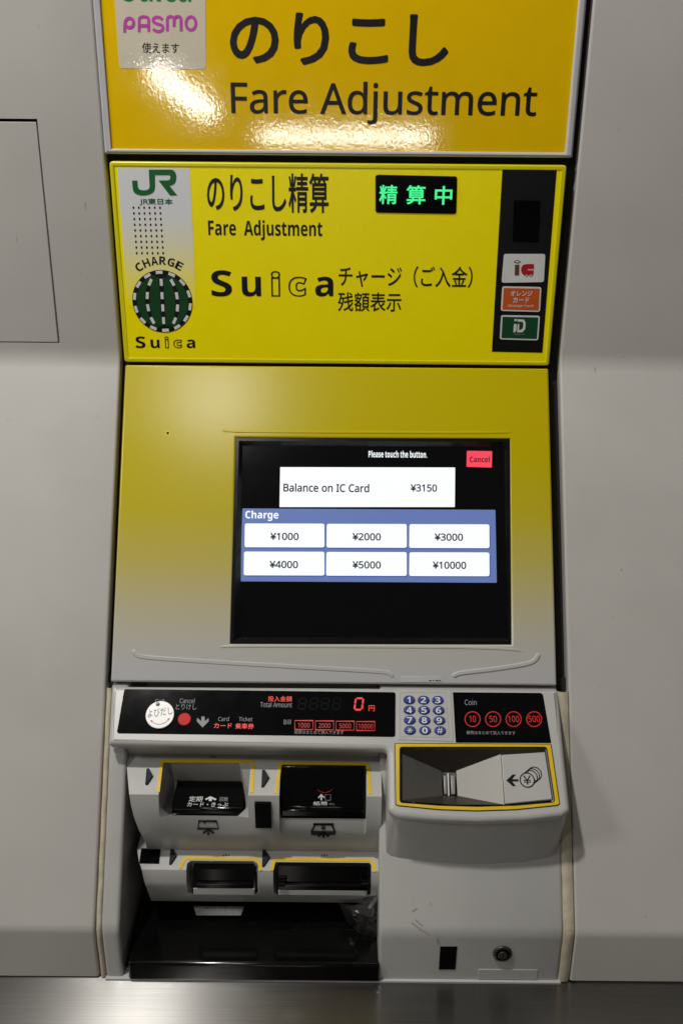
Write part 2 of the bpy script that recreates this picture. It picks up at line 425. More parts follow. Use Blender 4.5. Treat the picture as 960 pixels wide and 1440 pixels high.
# ------------------------------------------------------------------ walls
XL = on_y(170, 511, 1.155).x; XR = on_y(786, 512, 1.155).x
wall_prof = fillet_line([(1.155, CZ + .9), (1.155, CZ - .285), KTOP, (.818, ZC + .0025)], [0, .012, .006, 0])
def build_wall(name, label, xs, hatch=None, edge=None):
    w = thing(name, label, 'wall', ((xs[0] + xs[-1]) / 2, 1.0, 0))
    mb = MB(); prof = list(wall_prof)
    if hatch:
        x_h, z0, z1 = hatch
        prof = [prof[0], (1.155, z1), (1.155, z0)] + prof[1:]
        xs = [xs[0], x_h, xs[-1]]
    # rounded return into the gap at the machine side
    cols = [(x, 0.0) for x in xs]
    r = .003; sgn = 1 if edge == 'hi' else -1
    ex = xs[-1] if edge == 'hi' else xs[0]
    ret = [(ex - sgn * r + sgn * r * math.sin(a), r - r * math.cos(a)) for a in [math.pi / 8 * k for k in range(5)]] + [(ex, .03)]
    cols = cols[:-1] + ret if edge == 'hi' else list(reversed(ret)) + cols[1:]
    # inward offset of profile
    n = len(prof); nor = []
    for i in range(n):
        a = Vector(prof[max(i - 1, 0)]); b = Vector(prof[min(i + 1, n - 1)]); t = (b - a).normalized(); nor.append(Vector((-t.y, t.x)))
    def P(i, x, d):
        nv = nor[i] if nor[i].x > 0 else -nor[i]
        return Vector((x, prof[i][0] + nv.x * d, prof[i][1] + nv.y * d * (0 if i == n - 1 else 1)))
    vs = [P(i, x, d) for i in range(n) for x, d in cols]; m_ = len(cols); fs = []
    for i in range(n - 1):
        for j in range(m_ - 1):
            if hatch and i == 1 and j == 0: continue
            fs.append((i * m_ + j, i * m_ + j + 1, (i + 1) * m_ + j + 1, (i + 1) * m_ + j))
    mb.add(vs, fs, 'wall')
    if hatch:
        e = .012
        mb.add([(xs[0], 1.155, z1), (x_h, 1.155, z1), (x_h, 1.155, z0), (xs[0], 1.155, z0), (xs[0], 1.155 + e, z1), (x_h, 1.155 + e, z1), (x_h, 1.155 + e, z0), (xs[0], 1.155 + e, z0)],
               [(0, 1, 5, 4), (1, 2, 6, 5), (2, 3, 7, 6)], 'wall')
    mb.build('sheet', w, angle=40, recalc=False)
    return w
hz1 = on_y(40, 167, 1.155).z; hz0 = on_y(70, 482.5, 1.155).z; hx = (on_y(53, 168, 1.155).x + on_y(84, 481, 1.155).x) / 2
WL = build_wall('wall', 'pale grey wall left of the machine, with an access hatch', [-1.5, XL], (hx, hz0, hz1), 'hi')
WR = build_wall('wall', 'plain pale grey wall right of the machine, no hatch', [XR, 1.5], None, 'lo')
mb = MB()
VW = Fr((0, 1.155, 0), (0, 0, 1))
plate(mb, VW, [(-1.45, hz0 + .0009), (hx - .0017, hz0 + .0009), (hx - .0017, hz1 - .0032), (-1.45, hz1 - .0032)], -.01, -.0003, 'wall', bev=.0009)
mb.build('hatch_door', WL)
mb = MB(); plate(mb, VW, [(-1.46, hz0 - .01), (hx + .01, hz0 - .01), (hx + .01, hz1 + .01), (-1.46, hz1 + .01)], -.03, -.0125, 'hatchgap'); mb.build('hatch_backing', WL)

# ------------------------------------------------------------------ overhead sign
SG = thing('sign', 'yellow overhead fare adjustment sign with glossy film, above the ticket machine', 'sign', (X0, 1.16, CZ + .1))
ztop = SIGN.px(470, -330)[1]
bl = SIGN.px(149, 216); brr = SIGN.px(803, 219.5)
so = [(bl[0], bl[1]), (brr[0], bl[1]), (brr[0], ztop), (bl[0], ztop)]
fl = SIGN.px(158.5, 209); frr = SIGN.px(793, 212)
fi = [(fl[0], fl[1]), (frr[0], fl[1]), (frr[0], ztop - .008), (fl[0], ztop - .008)]
mb = MB(); plate(mb, SIGN, rnd(so, .002), -.03, .006, 'signframe', bev=.0025, holes=[fi]); mb.build('frame', SG)
mb = MB(); plate(mb, SIGN, inset(fi, -.001), -.02, .003, 'sign'); face = mb.build('sign_face', SG)
n = .003
mb = MB(); plate(mb, SIGN, rnd(SIGN.pp([(168, 96), (290, 97), (288, -95), (155, -95)], n), .004), n - .0005, n + .0003, 'stickw')
def pasmo(L, k, w=.0030):
    q = [Vector(SIGN.px(150 + a / 6, b / 6, n)) for a, b in L]
    for _ in range(2):
        q = [q[0]] + [p for a, b in zip(q, q[1:]) for p in (a.lerp(b, .25), a.lerp(b, .75))] + [q[-1]]
    stroke(mb, SIGN, q, w, n + .0003 + k * .00015, 'pink')
oval = lambda cx, cy, rx, ry: [(cx + rx * math.cos(a * math.pi / 10), cy + ry * math.sin(a * math.pi / 10)) for a in range(21)]
pasmo([(154, 274), (154, 240), (155, 190)], 0); pasmo(oval(194, 192, 36, 40), 1)
pasmo([(276, 270), (276, 200), (276, 150), (316, 138), (356, 150), (357, 200), (357, 268)], 0); pasmo([(276, 216), (320, 216), (357, 215)], 1)
pasmo([(474, 168), (450, 146), (420, 142), (392, 158), (396, 190), (440, 204), (474, 215), (478, 248), (450, 266), (420, 266), (392, 244)], 0)
pasmo([(513, 262), (513, 200), (513, 148), (541, 136), (569, 150), (570, 190), (570, 226)], 0); pasmo([(570, 200), (570, 150), (600, 134), (628, 148), (628, 200), (629, 260)], 1)
pasmo(oval(712, 197, 42, 56), 0)
text(mb, SIGN, '使えます', (200, 60, 252, 75), n + .0003, 'ink')
text(mb, SIGN, 'Suica', (172, -46, 268, 2.4), n + .0003, 'suicag', bold=.03)
mb.build('sticker', SG)
one_text('lettering', SG, SIGN, 'のりこし', (323, 18, 631, 92), n, 'ink', bold=.022)
one_text('lettering', SG, SIGN, 'Fare Adjustment', (325, 115, 754, 175), n, 'ink', fat=.010)

# ------------------------------------------------------------------ the machine
FM = thing('fare_machine', 'yellow and grey fare adjustment ticket machine with touch screen, set into the grey wall', 'ticket machine', (X0, .9, 0))
# dark backing that shows in the joints
mb = MB()
bp_ = [(1.168, CZ + .12), (1.168, CZ - .292), (.975, CZ - .61)]
bq = [(1.30, CZ + .12), (1.30, CZ - .61)]
prism(mb, bp_ + [bq[1], bq[0]], XL - .015, XR + .015, 'hatchgap'); mb.build('joint_backing', FM)

# ---- upper panel
up_o = UP.pp([(176.5, 508.5), (770, 513), (796, 231), (155, 228)])
lx = (up_o[0][0] + up_o[3][0]) / 2; rx = (up_o[1][0] + up_o[2][0]) / 2; by = UP.px(473, 510.5)[1]; ty = UP.px(476, 229.5)[1]
up_rect = [(lx, by), (rx, by), (rx, ty), (lx, ty)]
mb = MB(); inn = inset(up_rect, .0052)
plate(mb, UP, rnd(up_rect, .0035), -.012, .0045, 'yelrim', bev=.0014, holes=[inn])
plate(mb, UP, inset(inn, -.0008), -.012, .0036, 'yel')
UPP = mb.build('upper_panel', FM)
n = .0036
zb = [(UP.w(*UP.px(230, yy)).z) for yy in (430, 390, 345, 300, 236)]
mt = nmat('band_print', (.5, .5, .4), .28, noise=0, spec=.3, emit=(1.0, .97, .85), estr=.06); M['band'] = mt  # printed gradient, with a slight added glow to lighten it
mb = MB(); bx0 = UP.px(170, 300, n)[0]; bx1 = UP.px(270, 300, n)[0]; by0 = UP.px(230, 432, n)[1]; by1 = UP.px(230, 236.5, n)[1]
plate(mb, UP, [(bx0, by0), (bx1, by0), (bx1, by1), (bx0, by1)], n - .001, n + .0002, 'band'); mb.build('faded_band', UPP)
zo = 0.0
yl = (.93, .79, .0); wh = (.66, .67, .68)
def mix(a, b, f): return tuple(x * (1 - f) + y * f for x, y in zip(a, b))
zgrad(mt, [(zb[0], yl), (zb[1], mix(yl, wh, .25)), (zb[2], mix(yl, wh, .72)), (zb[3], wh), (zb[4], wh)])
n2 = n + .0002
# railway logo
crop = [(127,192),(187,190),(190,245),(197,275),(212,292),(240,300),(275,300),(303,294),(320,278),(325,255),(315,68),(560,68),(590,74),(612,95),(622,125),(625,160),(620,195),(607,222),(585,240),(548,250),(635,358),(555,360),(425,190),(535,188),(550,180),(558,160),(556,142),(545,130),(385,130),(386,270),(378,305),(358,330),(325,347),(280,358),(235,360),(190,350),(158,332),(140,305),(134,270)]
mb = MB(); plate(mb, UP, UP.pp([(170 + a / 8, 230 + b / 8) for a, b in crop], n2), n2 - .0002, n2 + .0003, 'jr'); mb.build('logo', UPP)
one_text('lettering', UPP, UP, 'JR東日本', (196.5, 279, 243, 288.5), n2, 'jr', bold=.02)
mb = MB()
for r_ in range(9):
    f = r_ / 8; y = 292 + 64 * f
    for c_ in range(6):
        x = (188 * (1 - f) + 192.5 * f) + c_ * (7.45 * (1 - f) + 7.42 * f)
        plate(mb, UP, disc(UP, x, y, 1.3, 1.9, n2, 10), n2 - .002, n2 + .0002, 'hatchgap')
mb.build('speaker_holes', UPP)
# charge emblem
ec = UP.px(228.7, 424, n); ER = UP.px(271, 424, n)[0] - ec[0]; EV = (UP.px(228.7, 380, n)[1] - UP.px(228.7, 468, n)[1]) / 2
mb = MB(); w_ = lambda x, y: (ec[0] + x * ER, ec[1] + y * EV)
plate(mb, UP, [w_(math.cos(2 * math.pi * k / 48), math.sin(2 * math.pi * k / 48)) for k in range(48)], n - .0005, n + .0004, 'ink')
for s in (-1, 1):
    for a1, a2 in ((.075, .42), (.575, .85)):
        up_ = []; dn = []
        for k in range(17):
            t = -math.pi / 2 + math.pi * k / 16
            up_.append(w_(s * (.06 + (a2 - .06) * math.cos(t)), .84 * math.sin(t)))
            dn.append(w_(s * ((.075 if a1 < .1 else .12 + (a1 - .12) * math.cos(t))), .84 * math.sin(t) * (1 if a1 < .1 else .93)))
        plate(mb, UP, up_ + dn[::-1], n, n + .0006, 'dkgreen')
def dash(x, y, ang, l=.11, w=.048):
    ca, sa = math.cos(ang), math.sin(ang)
    plate(mb, UP, [w_(x + p * ca - q * sa, y + p * sa + q * ca) for p, q in ((-l, -w), (l, -w), (l, w), (-l, w))], n, n + .0008, 'white')
for k in range(14):
    a = math.radians(90 + 3 + k * 360 / 14); dash(.925 * math.cos(a), .925 * math.sin(a), a + math.pi / 2)
for mx_ in (-.5, 0, .5):
    for y in (.61, .19, -.2, -.61):
        t = math.asin(y / .9); x = mx_ * math.cos(t); dx = -mx_ * math.sin(t); dy = .9 * math.cos(t)
        dash(x, y, math.atan2(dy, dx))
mb.build('round_emblem', UPP)
mb = MB()
for k, ch in enumerate('CHARGE'):
    a = math.radians(33 - k * 12.3); r_ = 1.29
    c = w_(-r_ * math.sin(a), r_ * math.cos(a)); hw = .0038; hh = .0046
    fit_text(mb, UP, ch, (c[0] - hw, c[1] - hh), (c[0] + hw, c[1] + hh), n2, 'ink', bold=.02, rot=a)
mb.build('lettering', UPP)
def suica(boxes):
    mb = MB()
    for ch, b in boxes:
        if ch in 'ic': text(mb, UP, ch, b, n + .0001, 'ink', outline=.022 if b[3] - b[1] > 20 else .03, bold=.03, h=.0003)
        else: text(mb, UP, ch, b, n, 'ink', bold=.055)
    mb.build('lettering', UPP)
suica([('S', (191, 473, 204.5, 489.5)), ('u', (212, 477.5, 224.5, 489.5)), ('i', (232, 473, 237.5, 489.5)), ('c', (244, 477.5, 256.5, 489.5)), ('a', (262.5, 477.5, 274.5, 489.5))])
suica([('S', (297, 380, 326, 417)), ('u', (340, 389, 367, 417)), ('i', (381, 381, 394, 417)), ('c', (405.5, 389, 431.5, 417)), ('a', (443, 389, 468.5, 417))])
one_text('lettering', UPP, UP, 'のりこし精算', (291, 243, 462, 299), n, 'ink', bold=.014)
one_text('lettering', UPP, UP, 'Fare  Adjustment', (293, 309.5, 453, 338), n, 'ink', bold=.022)
one_text('lettering', UPP, UP, 'チャージ（ご入金）', (476, 374, 664, 404), n, 'ink', bold=.008)
one_text('lettering', UPP, UP, '残額表示', (475, 411, 564, 438), n, 'ink', bold=.008)
mb = MB(); plate(mb, UP, rnd(UP.pp([(527.5, 299), (641, 301), (642.5, 248), (527.5, 245.5)], n), .003), n - .001, n + .0008, 'gloss', bev=.0004)
for ch, b in (('精', (533, 260, 558.5, 287)), ('算', (571, 260.5, 598, 287.5)), ('中', (611, 261.5, 635.5, 288))):
    text(mb, UP, ch, b, n + .0008, 'e_green', bold=.016)
mb.build('status_display', UPP)
# dark strip with stickers
sl_ = UP.pp([(691, 494.5), (762, 496), (782.5, 234.5), (706, 234.5)], n)
mb = MB(); plate(mb, UP, sl_, n - .001, n + .0003, 'strip'); mb.build('dark_strip', UPP)
mb = MB(); plate(mb, UP, rnd(UP.pp([(720, 340), (756.5, 341), (759.5, 282.5), (722, 281.5)], n), .0008), n, n + .0007, 'sensor'); mb.build('sensor_window', UPP)
def card(q, fill, border, nm):
    mb = MB(); o_ = rnd(UP.pp(q, n), .0028)
    plate(mb, UP, o_, n, n + .0008, border)
    if fill != border: plate(mb, UP, inset(ccw(o_), .0018), n, n + .0010, fill)
    return mb
mb = card([(704.5, 397.5), (764, 396.5), (766, 357), (708, 357)], 'white', 'white', 'sticker')
nn = n + .0008
q8 = lambda L: UP.pp([(680 + a / 8, 340 + b / 8) for a, b in L], nn)
plate(mb, UP, q8([(345, 377), (393, 377), (396, 258), (348, 258)]), n, nn + .0003, 'brown')
plate(mb, UP, q8([(333, 224), (372, 203), (414, 222), (374, 246)]), n, nn + .0003, 'brown')
plate(mb, UP, q8([(350, 224), (372, 212), (398, 223), (374, 236)]), n, nn + .0005, 'white')
plate(mb, UP, q8([(448, 376), (425, 350), (415, 318), (420, 285), (442, 260), (475, 250), (560, 250), (560, 304), (490, 304), (487, 320), (558, 320), (556, 360), (545, 376)]), n, nn + .0003, 'red')
for cx_ in (477, 527):
    cc = UP.px(680 + cx_ / 8, 340 + 376 / 8, nn); plate(mb, UP, circ(cc, .0013, 14), n, nn + .0004, 'brown'); plate(mb, UP, circ(cc, .0008, 12), n, nn + .0006, 'white')
mb.build('sticker', UPP, props={'label': 'white card sticker with red and brown mark'})
mb = card([(703.5, 437), (758.5, 438.5), (760.5, 403.5), (705.5, 402.5)], 'orange', 'white', 'sticker'); nn = n + .001
text(mb, UP, 'オレンジ', (717.5, 409, 748, 416.5), nn, 'white', bold=.01); text(mb, UP, 'カード', (721, 418, 743.5, 426), nn, 'white', bold=.01); text(mb, UP, 'Orange Card', (714, 428, 749, 433), nn, 'white')
mb.build('sticker', UPP, props={'label': 'orange card sticker with white writing'})
mb = card([(702, 477), (756, 478.5), (758.5, 444), (704, 443)], 'cgreen', 'white', 'sticker')
plate(mb, UP, q8([(330, 1018), (350, 1018), (366, 990), (366, 925), (338, 925), (334, 950)]), n, nn + .0003, 'white')
plate(mb, UP, q8([(342, 893), (366, 893), (370, 870), (344, 870)]), n, nn + .0003, 'white')
plate(mb, UP, q8([(372, 1018), (430, 1018), (462, 985), (470, 915), (450, 876), (378, 872), (376, 896), (430, 900), (444, 922), (436, 975), (415, 992), (394, 992), (396, 925), (378, 925)]), n, nn + .0003, 'white')
text(mb, UP, 'イオカード', (722, 469, 737, 471.5), nn, 'greyprint')
mb.build('sticker', UPP, props={'label': 'dark green card sticker with pale monogram'})

# ---- screen panel
NP = .004
pc = S.pp([(155, 960), (783, 964.5), (770, 517.5), (177, 513.5)], NP)
lx = (pc[0][0] + pc[3][0]) / 2; rx = (pc[1][0] + pc[2][0]) / 2; by = S.px(469, 961.5, NP)[1]; ty = S.px(473, 515.3, NP)[1]
pr = [(lx, by), (rx, by), (rx, ty), (lx, ty)]
scr = S.pp([(323.5, 905.5), (719, 906.5), (717, 616.5), (331.5, 615)], NP)
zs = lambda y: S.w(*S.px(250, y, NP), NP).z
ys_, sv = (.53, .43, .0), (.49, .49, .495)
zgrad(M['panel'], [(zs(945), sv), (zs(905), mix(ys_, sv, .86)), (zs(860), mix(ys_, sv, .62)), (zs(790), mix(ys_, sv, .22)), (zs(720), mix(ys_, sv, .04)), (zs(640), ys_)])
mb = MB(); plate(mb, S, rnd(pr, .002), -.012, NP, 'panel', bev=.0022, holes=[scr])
fl_ = S.N
def bead(pts, r, lift=0.0):
    L = [S.px(x, y, NP) for x, y in pts]
    L2 = [Vector(L[0])]
    for i in range(1, len(L)):
        a, b = Vector(L[i - 1]), Vector(L[i])
        for k in range(1, 4): L2.append(a.lerp(b, k / 3))
    for _ in range(2): L2 = [L2[0]] + [(L2[i - 1] + L2[i] * 2 + L2[i + 1]) / 4 for i in range(1, len(L2) - 1)] + [L2[-1]]
    nP = len(L2); rr = [r * min(1, .25 + 3 * min(i, nP - 1 - i) / nP * 2) for i in range(nP)]
    tube(mb, [S.w(p.x, p.y, NP - r * (.8 if r > .005 else .72) + lift) for p in L2], rr, 'panel', seg=10, flat=fl_)
bead([(187, 908), (187, 914), (190, 920), (199, 924.5), (300, 931), (420, 938), (540, 944.5), (548, 947), (553, 952), (555, 959)], .0052)
bead([(757, 913), (757, 921), (752, 929), (742, 934), (690, 942), (645, 946.5), (638, 950), (634, 958)], .0048)
bead([(306, 604), (320, 607), (500, 608), (700, 609), (736, 606)], .0026)
bead([(302, 911), (315, 908.5), (500, 909.5), (722, 911), (747, 920)], .0026)
SP = mb.build('screen_panel', FM)
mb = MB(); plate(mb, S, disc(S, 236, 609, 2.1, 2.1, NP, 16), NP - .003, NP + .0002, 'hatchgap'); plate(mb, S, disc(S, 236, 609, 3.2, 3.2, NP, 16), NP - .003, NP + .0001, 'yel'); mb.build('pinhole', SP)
mb = MB(); lb = quadpx(S, 563.5, 951, 622, 959.3, NP); plate(mb, S, lb, NP - .001, NP + .0004, 'silver', bev=.0003)
for a, b in ((603, 606), (608, 610), (612, 616), (617, 619)):
    plate(mb, S, quadpx(S, a, 956.3, b, 957.6, NP), NP, NP + .0006, 'ghost')
mb.build('embossed_tag', SP)
# ---- touch screen
mb = MB(); so_ = inset(ccw(scr), -.0015); si_ = S.pp([(338, 896), (711, 897), (709, 628), (341, 627)], -.004)
# sloping bezel from the rim down to the glass
o_, i_ = ccw(scr), ccw(si_)
vs = [S.w(u, v, .0015) for u, v in inset(o_, -.0006)] + [S.w(u, v, .0015) for u, v in inset(o_, .0035)] + [S.w(u, v, -.0045) for u, v in i_]
mb.add(vs, [(k, (k + 1) % 4, 4 + (k + 1) % 4, 4 + k) for k in range(4)] + [(4 + k, 4 + (k + 1) % 4, 8 + (k + 1) % 4, 8 + k) for k in range(4)], 'bezel')
plate(mb, S, inset(i_, -.002), -.011, -.0045, 'glass')
TS = mb.build('touch_screen', FM, angle=15)
G = -.0045
def ui(name, q, mat, r=.0016, h=.0004, txts=(), shade=None):
    mb = MB(); q_ = rnd(S.pp(q, G), r)
    if shade: plate(mb, S, [(u + .0009, v - .0012) for u, v in q_], G - .001, G + h - .0001, shade)
    plate(mb, S, q_, G - .001, G + h, mat)
    for body, b, mt_, bold in txts: text(mb, S, body, b, G + h, mt_, bold=bold, h=.0002, fat=.024 if bold < .01 else 0)
    return mb.build(name, TS)
ui('balance_box', [(393, 713), (639, 713), (639.5, 657.5), (394, 657)], 'e_white', .0003, txts=[('Balance on IC Card', (398.5, 680, 519, 692), 'e_dark', .004), ('¥3150', (577, 681, 614, 691.5), 'e_dark', .004)])
one_text('prompt', TS, S, 'Please touch the button.', (518, 634, 600, 643.5), G, 'e_white', bold=.012)
ui('cancel_button', [(655.5, 656.5), (691, 657.5), (691.5, 634.5), (656, 634)], 'e_pink', .001, txts=[('Cancel', (660, 642, 688, 650), 'e_dark', .01)])
ui('charge_group', [(337.5, 817.5), (698, 819.5), (696, 717), (341, 715)], 'e_blue', .0012, h=.0002, txts=[('Charge', (345, 718, 391.5, 732.5), 'e_white', .02)])
for r_, (ya, yb) in enumerate(((736, 770), (775.5, 809.5))):
    for c_, (xa, xb) in enumerate(((344, 457), (459, 572.5), (575, 688.5))):
        s_ = ('¥1000', '¥2000', '¥3000', '¥4000', '¥5000', '¥10000')[r_ * 3 + c_]; d = c_ * .5
        xa -= r_ * (1.2 - c_ * .6); cx_ = 400 + c_ * 115.3 - r_ * (1 - c_); hw = 20 if len(s_) == 5 else 23.5
        ui('amount_button', [(xa, yb + d - .4), (xb - .8, yb + d - .1), (xb - 1, ya + d + .5), (xa + .4, ya + d + .2)], 'e_white', .0026, h=.0007, txts=[(s_, (cx_ - hw, (ya + yb) / 2 - 4.6 + d + .8, cx_ + hw, (ya + yb) / 2 + 5.8 + d + .8), 'e_dark', .006)], shade='e_blued')

# ---- console: the shelf with displays and the coin bowl
cl = [CN.px(*p) for p in [(157, 964), (784.5, 968.4), (791, 1040), (801.5, 1141), (790, 1148), (740, 1153.5), (670, 1156), (600, 1153), (556, 1147.5), (546, 1140), (544.5, 1054), (152.5, 1046.5)]]
rs_ = [.002, .003, 0, .007, 0, 0, 0, 0, 0, .008, .006, .004]
cl = list(cl); P = cl if area2(cl) > 0 else cl[::-1]; rs_ = rs_ if area2(cl) > 0 else rs_[::-1]
cout = rnd(P, rs_, 6)
bez_in = rnd(CN.pp([(564.5, 1126.5), (617, 1130.5), (670, 1132), (725, 1130.5), (777, 1126), (766, 1053.3), (564.3, 1053.3)]), .0012, 3)
CT = .011
mb = MB(); plate(mb, CN, cout, -CT, 0, 'console', bev=.0055, holes=[bez_in], seg=5)
# chamfer of the lip back towards the slots
XrL = on_y(182, 1116, .912).x - .001; XrR = S.w(*S.px(533, 1180)).x
def cw(x, y, n=0.0): return CN.w(*CN.px(x, y, n), n)
lipz = cw(350, 1046, -CT)
pb = on_y(350, 1062, .925)
xa, xb = cw(153, 1046, -CT).x, cw(545, 1052, -CT).x
mb.add([(xa + .0005, lipz.y + .001, lipz.z), (xb, lipz.y + .001, lipz.z), (XrR + .002, pb.y, pb.z), (XrL - .002, pb.y, pb.z), (xa + .0005, pb.y + .02, lipz.z + .02), (xb, pb.y + .02, lipz.z + .02)], [(0, 1, 2, 3), (0, 3, 4)], 'console')
# skirt of the coin bowl
top = [(784, 975), (787.5, 1010), (791.5, 1055), (796, 1100), (800.3, 1136), (799.8, 1141.5), (796, 1145.5), (788, 1148), (740, 1153.5), (670, 1156), (600, 1153), (562, 1148.5), (552, 1146), (547.5, 1142), (546, 1136), (545.3, 1100), (545, 1058)]
bot = [(784.5, 977), (787, 1030), (788, 1080), (788.5, 1140), (787, 1178), (785, 1190), (779, 1201), (768, 1208), (730, 1214), (665, 1217), (600, 1213), (562, 1208), (549, 1205), (543, 1200), (541.5, 1190), (541, 1140), (541, 1075)]
tp = [CN.w(*CN.px(x, y), -CT) for x, y in top]; bt = [S.w(*S.px(x, y), -.0015) for x, y in bot]
LV = 5; vs = []
ctr = sum((p for p in tp), Vector()) / len(tp)
for k in range(LV + 1):
    f = k / LV
    for a, b in zip(tp, bt):
        p = a.lerp(b, f); a2 = a + (ctr - a).normalized() * .0012
        if k == 0: p = a2
        vs.append(p)
L = len(tp); mb.add(vs, [(k * L + i, k * L + i + 1, (k + 1) * L + i + 1, (k + 1) * L + i) for k in range(LV) for i in range(L - 1)], 'console')
CO = mb.build('console', FM, angle=38, recalc=False)

# display strip
mb = MB(); plate(mb, CN, rnd(CN.pp([(164.5, 1031.5), (555.5, 1036.5), (556, 973.5), (175, 969)]), .003), -.001, .0004, 'gloss', bev=.0003)
dn = .0004
text(mb, CN, 'Cancel', (253, 982, 274, 989), dn, 'greyprint'); text(mb, CN, 'とりけし', (247.5, 990, 276.5, 998), dn, 'greyprint')
text(mb, CN, 'Call', (218.5, 983, 231, 988.5), dn, 'greyprint')
text(mb, CN, 'Card', (307, 1008, 322, 1014), dn, 'greyprint'); text(mb, CN, 'Ticket', (336, 1008.3, 355, 1014.3), dn, 'greyprint')
text(mb, CN, 'Total Amount', (366, 987.3, 410.5, 994.6), dn, 'greyprint'); text(mb, CN, 'Bill', (399, 1012, 409, 1018.5), dn, 'greyprint')
text(mb, CN, '紙幣はまとめて挿入できます', (414, 1027.2, 483, 1032.5), dn, 'greyprint')
a8 = lambda L: CN.pp([(150 + a / 4.571, 960 + b / 4.571) for a, b in L], dn)
plate(mb, CN, a8([(617, 288), (657, 248), (655, 228), (632, 248), (630, 218), (610, 218), (608, 248), (582, 226), (580, 248)]), dn - .0002, dn + .0003, 'greyprint')
def seg7(x0, y0, x1, y1, on, mat):
    P_ = lambda u, v: CN.px(x0 + (x1 - x0) * u + (1 - v) * 2.2, y0 + (y1 - y0) * v, dn)
    t = .0019
    S_ = {'a': ((.1, 0), (.9, 0)), 'b': ((1, .06), (1, .46)), 'c': ((1, .54), (1, .94)), 'd': ((.1, 1), (.9, 1)), 'e': ((0, .54), (0, .94)), 'f': ((0, .06), (0, .46)), 'g': ((.12, .5), (.88, .5))}
    for k in on: stroke(mb, CN, [P_(*S_[k][0]), P_(*S_[k][1])], t, dn, mat)
for x in (419, 435, 451, 467): seg7(x, 982, x + 10, 997, 'abcdefg', 'ghost')
DP = mb.build('display_strip', CO)
mb = MB(); seg7(498, 982, 508.5, 998, 'abcdef', 'e_red')
text(mb, CN, '円', (518, 992, 526.5, 1000), dn, 'e_red'); mb.build('amount_readout', CO)
for s_, b in (('投入金額', (377, 979, 410.5, 986.5)), ('カード', (301, 1017, 326, 1024)), ('乗車券', (331, 1017.4, 357, 1025))):
    one_text('lit_caption', CO, CN, s_, b, dn, 'e_red')
for k, s_ in enumerate(('1000', '2000', '5000', '10000')):
    x = 414.5 + k * 28.9; mb = MB(); y = 1013.4 + k * .45
    q = quadpx(CN, x, y, x + 25.5, y + 12.5, dn); q.append(q[0]); q.append(q[1])
    stroke(mb, CN, q, .00075, dn, 'e_red2'); hw = 8.3 if k < 3 else 10.3
    text(mb, CN, s_, (x + 12.8 - hw, y + 3.2, x + 12.8 + hw, y + 9.8), dn, 'e_red2', bold=.005)
    mb.build('note_indicator', CO)
# call disc and cancel button
mb = MB(); dc = CN.px(225, 1005, .003); dr = CN.px(245, 1005, .003)[0] - dc[0]
plate(mb, CN, circ(dc, dr, 40), .0016, .0034, 'disc', bev=.0006)
fit_text(mb, CN, 'よびだし', (dc[0] - .0135, dc[1] - .0017), (dc[0] + .0135, dc[1] + .0075), .0034, 'ink', rot=math.radians(9), bold=-.004)
arc = [(dc[0] + .0115 * math.sin(math.radians(a)), dc[1] + .0005 - .0115 * math.cos(math.radians(a))) for a in range(-42, 60, 9)]
stroke(mb, CN, arc, .0006, .0034, 'red')
for p, q in ((arc[0], arc[1]), (arc[-1], arc[-2])):
    p, q = Vector(p), Vector(q); t = (p - q).normalized(); s_ = Vector((-t.y, t.x))
    plate(mb, CN, [tuple(p + t * .0028), tuple(p + s_ * .0014), tuple(p - s_ * .0014)], .003, .0037, 'red')
mb.build('call_disc', CO)
mb = MB(); pc_ = CN.px(222, 990, .004); plate(mb, CN, circ(pc_, .0022, 18), .003, .0042, 'steeld', bev=.0006); plate(mb, CN, circ(pc_, .0011, 14), .003, .0052, 'steel', bev=.0005); mb.build('rivet', CO)
mb = MB(); plate(mb, CN, circ(CN.px(259.5, 1011.5, .001), .0073, 30), -.001, .0018, 'redbtn', bev=.001); mb.build('cancel_button', CO)
# keypad
mb = MB(); kp = rnd(CN.pp([(559, 1040.5), (637, 1043), (633.5, 970.5), (558.5, 969)]), .001)
plate(mb, CN, kp, -.001, .0006, 'console', bev=.0004)
kq = rnd(CN.pp([(562.5, 1036.5), (631, 1037), (627, 974.5), (562.5, 974.5)]), .0012); kq = ccw(kq)
vs = kq + [kq[0]]; stroke(mb, CN, vs, .0005, .0006, 'scr', h=.0001); mb.build('keypad_plate', CO)
for r_, row in enumerate(('123', '456', '789', '*0#')):
    for c_, ch in enumerate(row):
        x = 574.8 + r_ * .35 + c_ * (20.1 + r_ * .35); y = 984.2 + r_ * 14.25 + c_ * .25
        mb = MB(); plate(mb, CN, disc(CN, x, y, 8.3, 6.0, .001, 26), -.001, .0028, 'keyblue', bev=.0012)
        if ch == '*':
            c0 = Vector(CN.px(x, y, .0028))
            for a in (0, 60, 120): d_ = Vector((math.cos(math.radians(a)), math.sin(math.radians(a)))) * .0032; stroke(mb, CN, [c0 - d_, c0 + d_], .0007, .0028, 'white')
        else: text(mb, CN, ch, (x - (2.6 if ch == '1' else 3.8), y - 4.2, x + (2.0 if ch == '1' else 3.8), y + 4.2), .0028, 'white', bold=.012)
        mb.build('key', CO)
